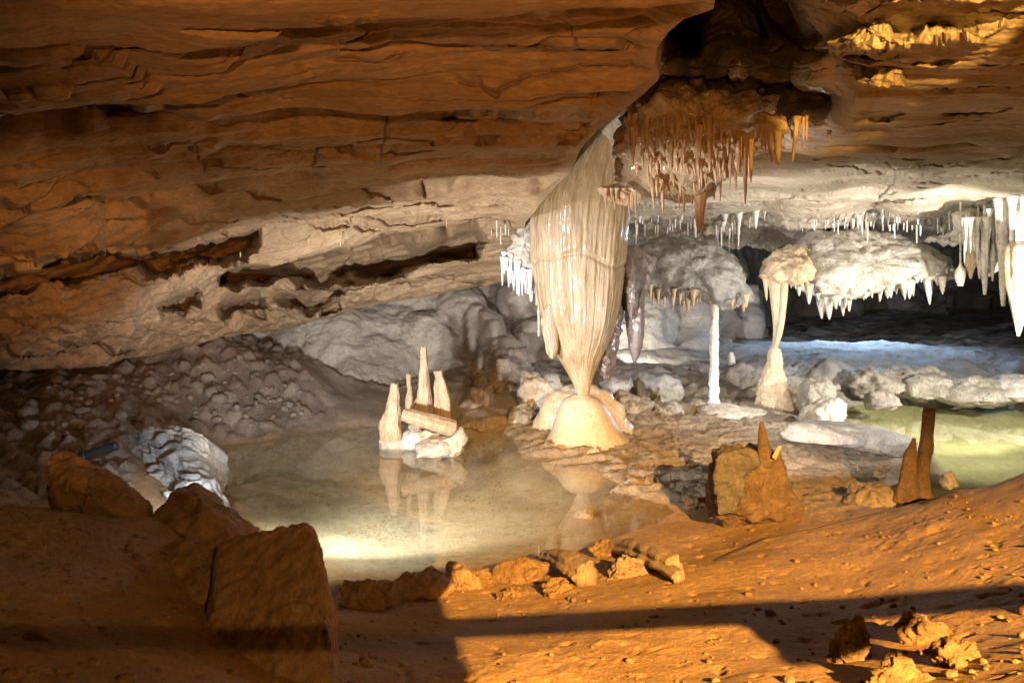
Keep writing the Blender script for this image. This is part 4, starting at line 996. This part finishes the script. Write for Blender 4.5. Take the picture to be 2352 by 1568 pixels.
# lamp tube
t = np.linspace(0, 1, 4)
lp = loft(U(190 + 78 * t, 1048 - 26 * t, 6.9), A([11, 11, 11, 11]) / F * 6.9, nseg=24, amp=0, rings=30)
lamp = mesh_obj('spotlight', lp[0], lp[1], M['metal'])
props(lamp, 'black tube-shaped cave lamp lying on the ground left of the flowstone cascade', 'lamp')
part(lamp, 'bezel', loft(U(A([186, 198]), A([1049, 1045]), 6.9), A([13.5, 13.5]) / F * 6.9, nseg=24, amp=0, rings=10), M['metal'], hang=False)
part(lamp, 'bracket', loft(U(A([235, 240, 250, 256]), A([1030, 1018, 1016, 1026]), 6.9), A([2, 2, 2, 2]) / F * 6.9, nseg=8, amp=0, rings=16), M['metal'], hang=False)

# ------------------------------------------------------------------ shoreline debris in the foreground
def debris(px, py, r, sq, mat, label, seed, amp=.2, lift=.3, ridge=0., rot=0, group=None, name='rock', cat='rock'):
    Y, Z = drop(px, py); R = r / F * Y
    g = np.random.default_rng(seed)
    p = g.normal(size=(16, 3)); p /= np.linalg.norm(p, axis=1)[:, None]; p *= g.uniform(.95, 1.4, (16, 1)) * A(sq) * R
    V, Fc = hull_rock(p, seed, R * amp * .55, 1.6 / R, 26, bev=R * .10)
    V = V + R * (ridge + .03) * (np.abs(perlin(V * 4.5 / R, seed + 1)) - .3)[:, None] * V / (np.linalg.norm(V, axis=1)[:, None] + 1e-9)
    o = mesh_obj(name, V + A([(px - HX) / F * Y, Y, Z + lift * R * sq[2]]), Fc, M[mat])
    return props(o, label, cat, group)
debris(1195, 1330, 62, (1, .8, .55), 'mud', 'blocky orange rock with flat top on the shore below the lying fragments', 701, .16)
debris(1105, 1345, 42, (.8, .8, .75), 'mud', 'round-shouldered mud rock left of the blocky orange rock', 702, .25)
debris(1060, 1340, 60, (1, .9, .7), 'rock', 'shadowed brown rock at the dim end of the shore line', 703, .25)
debris(960, 1365, 70, (1.2, .9, .6), 'rock', 'broad dark rock on the near shore', 704, .25)
debris(860, 1385, 75, (1, 1, .6), 'rock', 'dark rock beside the upright slab boulder', 705, .25)
debris(1440, 1320, 55, (1, .8, .5), 'stick', 'pale crumbly rock beneath the long lying fragment', 706, .3, ridge=.06)
debris(1395, 1275, 42, (1, .9, .6), 'mud', 'clotted orange mud lump at the water edge', 707, .4, ridge=.08)
debris(1340, 1190, 21, (1, .9, .55), 'stick', 'small cream stone standing alone in the shallow water', 708, .2, lift=.6)
debris(1180, 1370, 30, (1.3, .9, .5), 'mud', 'small low clod in front of the blocky orange rock', 709, .35)
debris(1290, 1360, 34, (1.2, 1, .5), 'mud', 'crumbly clod in front of the grooved curved fragment', 710, .4)
debris(1610, 1165, 38, (1.2, .9, .5), 'mud', 'bright orange mud lump left of the stalagmite stump', 711, .3)
debris(2120, 1470, 60, (1, .9, .7), 'mud', 'dark-sided clod on the mud at the lower right', 712, .35, ridge=.06)
debris(1950, 1510, 75, (.6, .7, 1.0), 'mud', 'upright crusty lump of mud at the bottom edge', 713, .4, ridge=.08)
debris(2190, 1520, 60, (1, .9, .6), 'mud', 'rough clod of mud in the bottom right corner', 714, .4, ridge=.06)
debris(2050, 1560, 70, (1.1, .9, .6), 'mud', 'broken mud clod cut by the bottom edge', 715, .4, ridge=.06)
def frag(x0, y0, x1, y1, r0, r1, label, seed, lift=.02):
    Y0, Z0 = drop(x0, y0); Y1, Z1 = drop(x1, y1)
    t = np.linspace(0, 1, 8)
    p0 = A([(x0 - HX) / F * Y0, Y0, Z0 + lift]); p1 = A([(x1 - HX) / F * Y1, Y1, Z1 + lift])
    c = p0 + (p1 - p0) * t[:, None]; c[:, 2] += .03 * np.sin(t * 3.1)
    V, Fc = loft(c, (r0 + (r1 - r0) * t) / F * (Y0 + Y1) / 2, nseg=40, seed=seed, amp=.18, freq=7, flutes=((3, .1), (6, .1), (9, .05)), rings=90, oct=4)
    props(mesh_obj('broken_stalactite', V, Fc, M['stick']), label, 'stalactite fragment', 'broken stalactites lying on the shore')
frag(1412, 1272, 1548, 1325, 17, 24, 'long log-like stalactite fragment lying right of the pale crumbly rock', 721, .05)
frag(1248, 1296, 1345, 1345, 13, 28, 'curved grooved stalactite fragment lying at the centre of the shore', 722, .05)
frag(1470, 1305, 1560, 1335, 8, 14, 'thin stalactite fragment tucked under the long log-like one', 723, .02)
# thin cable over the mud crest
cpts = []
for x, y in [(1650,1290),(1760,1240),(1880,1215),(2000,1185),(2120,1155),(2200,1132)]:
    Y, Z = drop(x, y); cpts.append(((x - HX) / F * Y, Y, Z + .012))
V, Fc = loft(cpts, [.003] * len(cpts), nseg=8, amp=0, rings=80)
props(mesh_obj('cable', V, Fc, M['metal']), 'thin dark cable snaking up the orange mud towards the right', 'cable')

# ------------------------------------------------------------------ crumbs of dried mud
bits = []
n = 0
while n < 1000:
    x, y = rng.uniform(-200, 2500), rng.uniform(1130, 1640)
    Y, Z = drop(x, y)
    if Z < .03 or Y > 6.6: continue
    if perlin(A([[x / 90., y / 60., 0]]), 5)[0] < rng.uniform(-.5, .5): continue
    r = .006 * math.exp(rng.normal() * .6); r = min(r, .03)
    V, Fc = boulder((0, 0, 0), r, n, .35, (1.2, 1, .7), 1)
    a = rng.uniform(0, 6); V = V @ A([[math.cos(a), math.sin(a), 0], [-math.sin(a), math.cos(a), 0], [0, 0, 1]])
    bits.append((V + A([(x - HX) / F * Y, Y, Z + r * .2]), Fc)); n += 1
V, Fc = join(bits)
props(mesh_obj('mud_crumbs', V, Fc, M['crumb']), 'small crumbs and pebbles scattered over the orange mud', 'gravel', kind='stuff')

# ------------------------------------------------------------------ loose cobbles on the left bank
cob = []
for i in range(6):
    V, Fc = boulder((0, 0, 0), 1, 800 + i, .22, (1, .8, .65), 2)
    o = mesh_obj('cobble', V, Fc, M['cobble'], origin=A([0, 0, 0])); cob.append(o.data); bpy.data.objects.remove(o)
poly = A([(20,930),(120,890),(300,830),(520,795),(620,830),(690,900),(700,960),(560,1000),(460,975),(330,990),(200,1010),(60,1020)])
n = 0
while n < 150:
    x, y = rng.uniform(0, 720), rng.uniform(780, 1020)
    if polydist(A([x]), A([y]), poly)[0] < 0: continue
    Y, Z = drop(x, y)
    o = bpy.data.objects.new('cobble', cob[n % 6]); C.objects.link(o)
    r = min(.035 * math.exp(rng.normal() * .5), .11)
    o.location = ((x - HX) / F * Y, Y, Z + r * .25); o.scale = (r * rng.uniform(.8, 1.4), r, r); o.rotation_euler = (rng.uniform(-.4, .4), rng.uniform(-.4, .4), rng.uniform(0, 6))
    props(o, 'rounded grey-brown cobble set in the stony bank at the left', 'cobble', 'cobbles in the stony bank'); n += 1

# ------------------------------------------------------------------ light
W = bpy.data.worlds.new('World'); bpy.context.scene.world = W; W.use_nodes = True
W.node_tree.nodes['Background'].inputs[0].default_value = (1, .75, .5, 1); W.node_tree.nodes['Background'].inputs[1].default_value = .006

def lampobj(name, kind, loc, power, color, target=None, radius=.05, angle=60, blend=.4):
    l = bpy.data.lights.new(name, kind); l.energy = power; l.color = color; l.shadow_soft_size = radius
    if kind == 'SPOT': l.spot_size = radians(angle); l.spot_blend = blend
    o = bpy.data.objects.new(name, l); C.objects.link(o); o.location = loc
    if target is not None:
        from mathutils import Vector
        o.rotation_euler = (Vector(target) - Vector(loc)).to_track_quat('-Z', 'Y').to_euler()
    return o
OR = (1, .49, .11); OR2 = (1, .40, .10); WH = (1, .93, .83); CW = (.82, .86, 1)
LM = A([2.0, -2.0, 3.25])
lampobj('mud_lamp', 'SPOT', LM, 10500, OR, (1.5, 2.75, .4), .0045, 43, .6)
lampobj('roof_lamp', 'SPOT', (-.2, -1.1, 2.0), 340, OR2, (-.1, 5.6, 2.66), .03, 46, .9)
lampobj('side_fill', 'SPOT', (-.4, -1.0, 1.75), 1300, OR2, (-3.75, 7.6, 1.8), .04, 20, 1)  # extra orange spot added to brighten the low left wall
lampobj('pool_flood', 'SPOT', (-1.6, 5.3, .3), 1250, WH, (.55, 9.2, 1.0), .05, 96, .9)
lampobj('lip_fill', 'SPOT', (-1.75, 5.7, .45), 700, WH, (-2.5, 10.4, 1.75), .05, 72, 1)  # separate spot added to whiten the roof lip and back wall
lampobj('pool_lamp', 'SPOT', (-1.9, 5.6, .8), 150, WH, (-1.3, 6.05, -.2), .05, 110, .8)
lampobj('left_lamp', 'SPOT', (-4.6, 2.8, 1.9), 4200, CW, (.6, 9.2, 1.5), .05, 20, .8)
lampobj('drapery_fill', 'SPOT', (-1.2, 5.2, .35), 560, WH, (1.26, 5.7, 2.66), .03, 18, .9)  # spot added only to lift the amber draperies
lampobj('rim_lamp', 'SPOT', (2.3, 6.7, .6), 360, WH, (3.5, 10.5, 2.0), .04, 110, .7)
lampobj('right_lamp', 'SPOT', (6.4, 8.4, 1.3), 950, WH, (4.9, 11.6, 1.2), .08, 112, .4)
lampobj('green_lamp', 'SPOT', (6.0, 7.6, 2.6), 900, WH, (4.7, 9.5, 0), .05, 66, .9)
lampobj('blue_lamp', 'SPOT', (7.4, 17.6, 2.0), 700, (.5, .72, 1), (6.4, 14.6, .4), .1, 110, .6)
lampobj('flow_lamp', 'SPOT', (-2.1, 5.35, .5), 110, (.85, .93, 1), (-2.55, 6.4, .42), .04, 64, .6)
lampobj('back_lamp', 'SPOT', (1.95, 13.1, .62), 160, WH, (2.9, 15.2, 1.2), .05, 110, .6)
lampobj('gold_fill', 'SPOT', (.9, .3, 2.6), 900, (1, .50, .10), (1.70, 3.6, 3.16), .02, 15, .15)  # added accent, stands in for the orange lamp's light on the roof blocks
lampobj('pair_fill', 'SPOT', (2.4, 1.2, 2.3), 500, (1, .50, .10), (1.80, 5.0, 2.80), .02, 6, .3)  # second added accent, aimed at the golden stalactites
# behind the camera: an unseen panel added to shade the left of the mud, and the walkway rail whose shadow crosses it
def shadow_on(px, py, k):
    Y, Z = drop(px, py); return LM + k * (A([(px - HX) / F * Y, Y, Z]) - LM)
fa = shadow_on(1085, 1567, .165); fb = shadow_on(1010, 1345, .165)
e = fb - fa; e /= np.linalg.norm(e); w = np.cross(e, (fa + fb) / 2 - LM); w /= np.linalg.norm(w)
if w[0] > 0: w = -w
nrm = np.cross(e, w) * .02
q = [fa - e * .5, fb + e * .35, fb + e * .35 + w * .7, fa - e * .5 + w * .7]
V = [p + nrm for p in q] + [p - nrm for p in q]
props(mesh_obj('shade_panel', V, [(0, 1, 2, 3), (7, 6, 5, 4), (0, 4, 5, 1), (1, 5, 6, 2), (2, 6, 7, 3), (3, 7, 4, 0)], M['metal'], smooth=False), 'flat dark unseen panel added to shade the left side of the mud from the orange lamp', 'panel')
ra = shadow_on(1100, 1440, .2); rb = shadow_on(2300, 1372, .2)
d = rb - ra
d1 = d / np.linalg.norm(d)
lampobj('mud_fill', 'SPOT', LM - d1 * .95 + A([0, 0, .02]), 230, OR, (-1.25, 2.6, .6), .006, 50, .7)  # added dim fill for the left foreground, no fixture of its own
V, Fc = loft(A([ra - d * 3.7, ra, rb, rb + d * .5]), [.0112] * 4, nseg=16, amp=0, rings=20)
hr = mesh_obj('handrail', V, Fc, M['metal'])
props(hr, 'round metal handrail of the walkway whose shadow crosses the mud', 'railing')
sp = [shadow_on(x, y, .2) for x, y in [(1690,1418),(1950,1405),(1975,1450),(1990,1480),(1950,1500),(1900,1522),(1840,1532),(1810,1528),(1780,1490),(1735,1462)]]
V = [p for p in sp] + [p + A([.004, -.006, .004]) for p in sp]; m = len(sp)
part(hr, 'bracket', (V, [tuple(range(m)), tuple(range(2 * m - 1, m - 1, -1))] + [(i, i + m, (i + 1) % m + m, (i + 1) % m) for i in range(m)]), M['metal'])  # unseen plate, not a rail part; added to shade a patch of mud

# ------------------------------------------------------------------ camera and picture
cam = bpy.data.cameras.new('camera'); co = bpy.data.objects.new('camera', cam); C.objects.link(co)
co.location = (0, 0, CAMZ); co.rotation_euler = (radians(90), 0, 0)
cam.sensor_width = 36; cam.lens = 36 * F / 2352; cam.shift_y = -(784 - HY) / 2352; cam.clip_end = 200; cam.clip_start = .02
sc = bpy.context.scene; sc.camera = co
sc.view_settings.view_transform = 'Standard'; sc.view_settings.look = 'None'; sc.view_settings.exposure = 0; sc.view_settings.gamma = 1
sc.cycles.use_denoising = True
sc.cycles.max_bounces = 6; sc.cycles.diffuse_bounces = 3; sc.cycles.sample_clamp_indirect = 4
for o in bpy.data.objects:
    if '_w' in o: del o['_w']
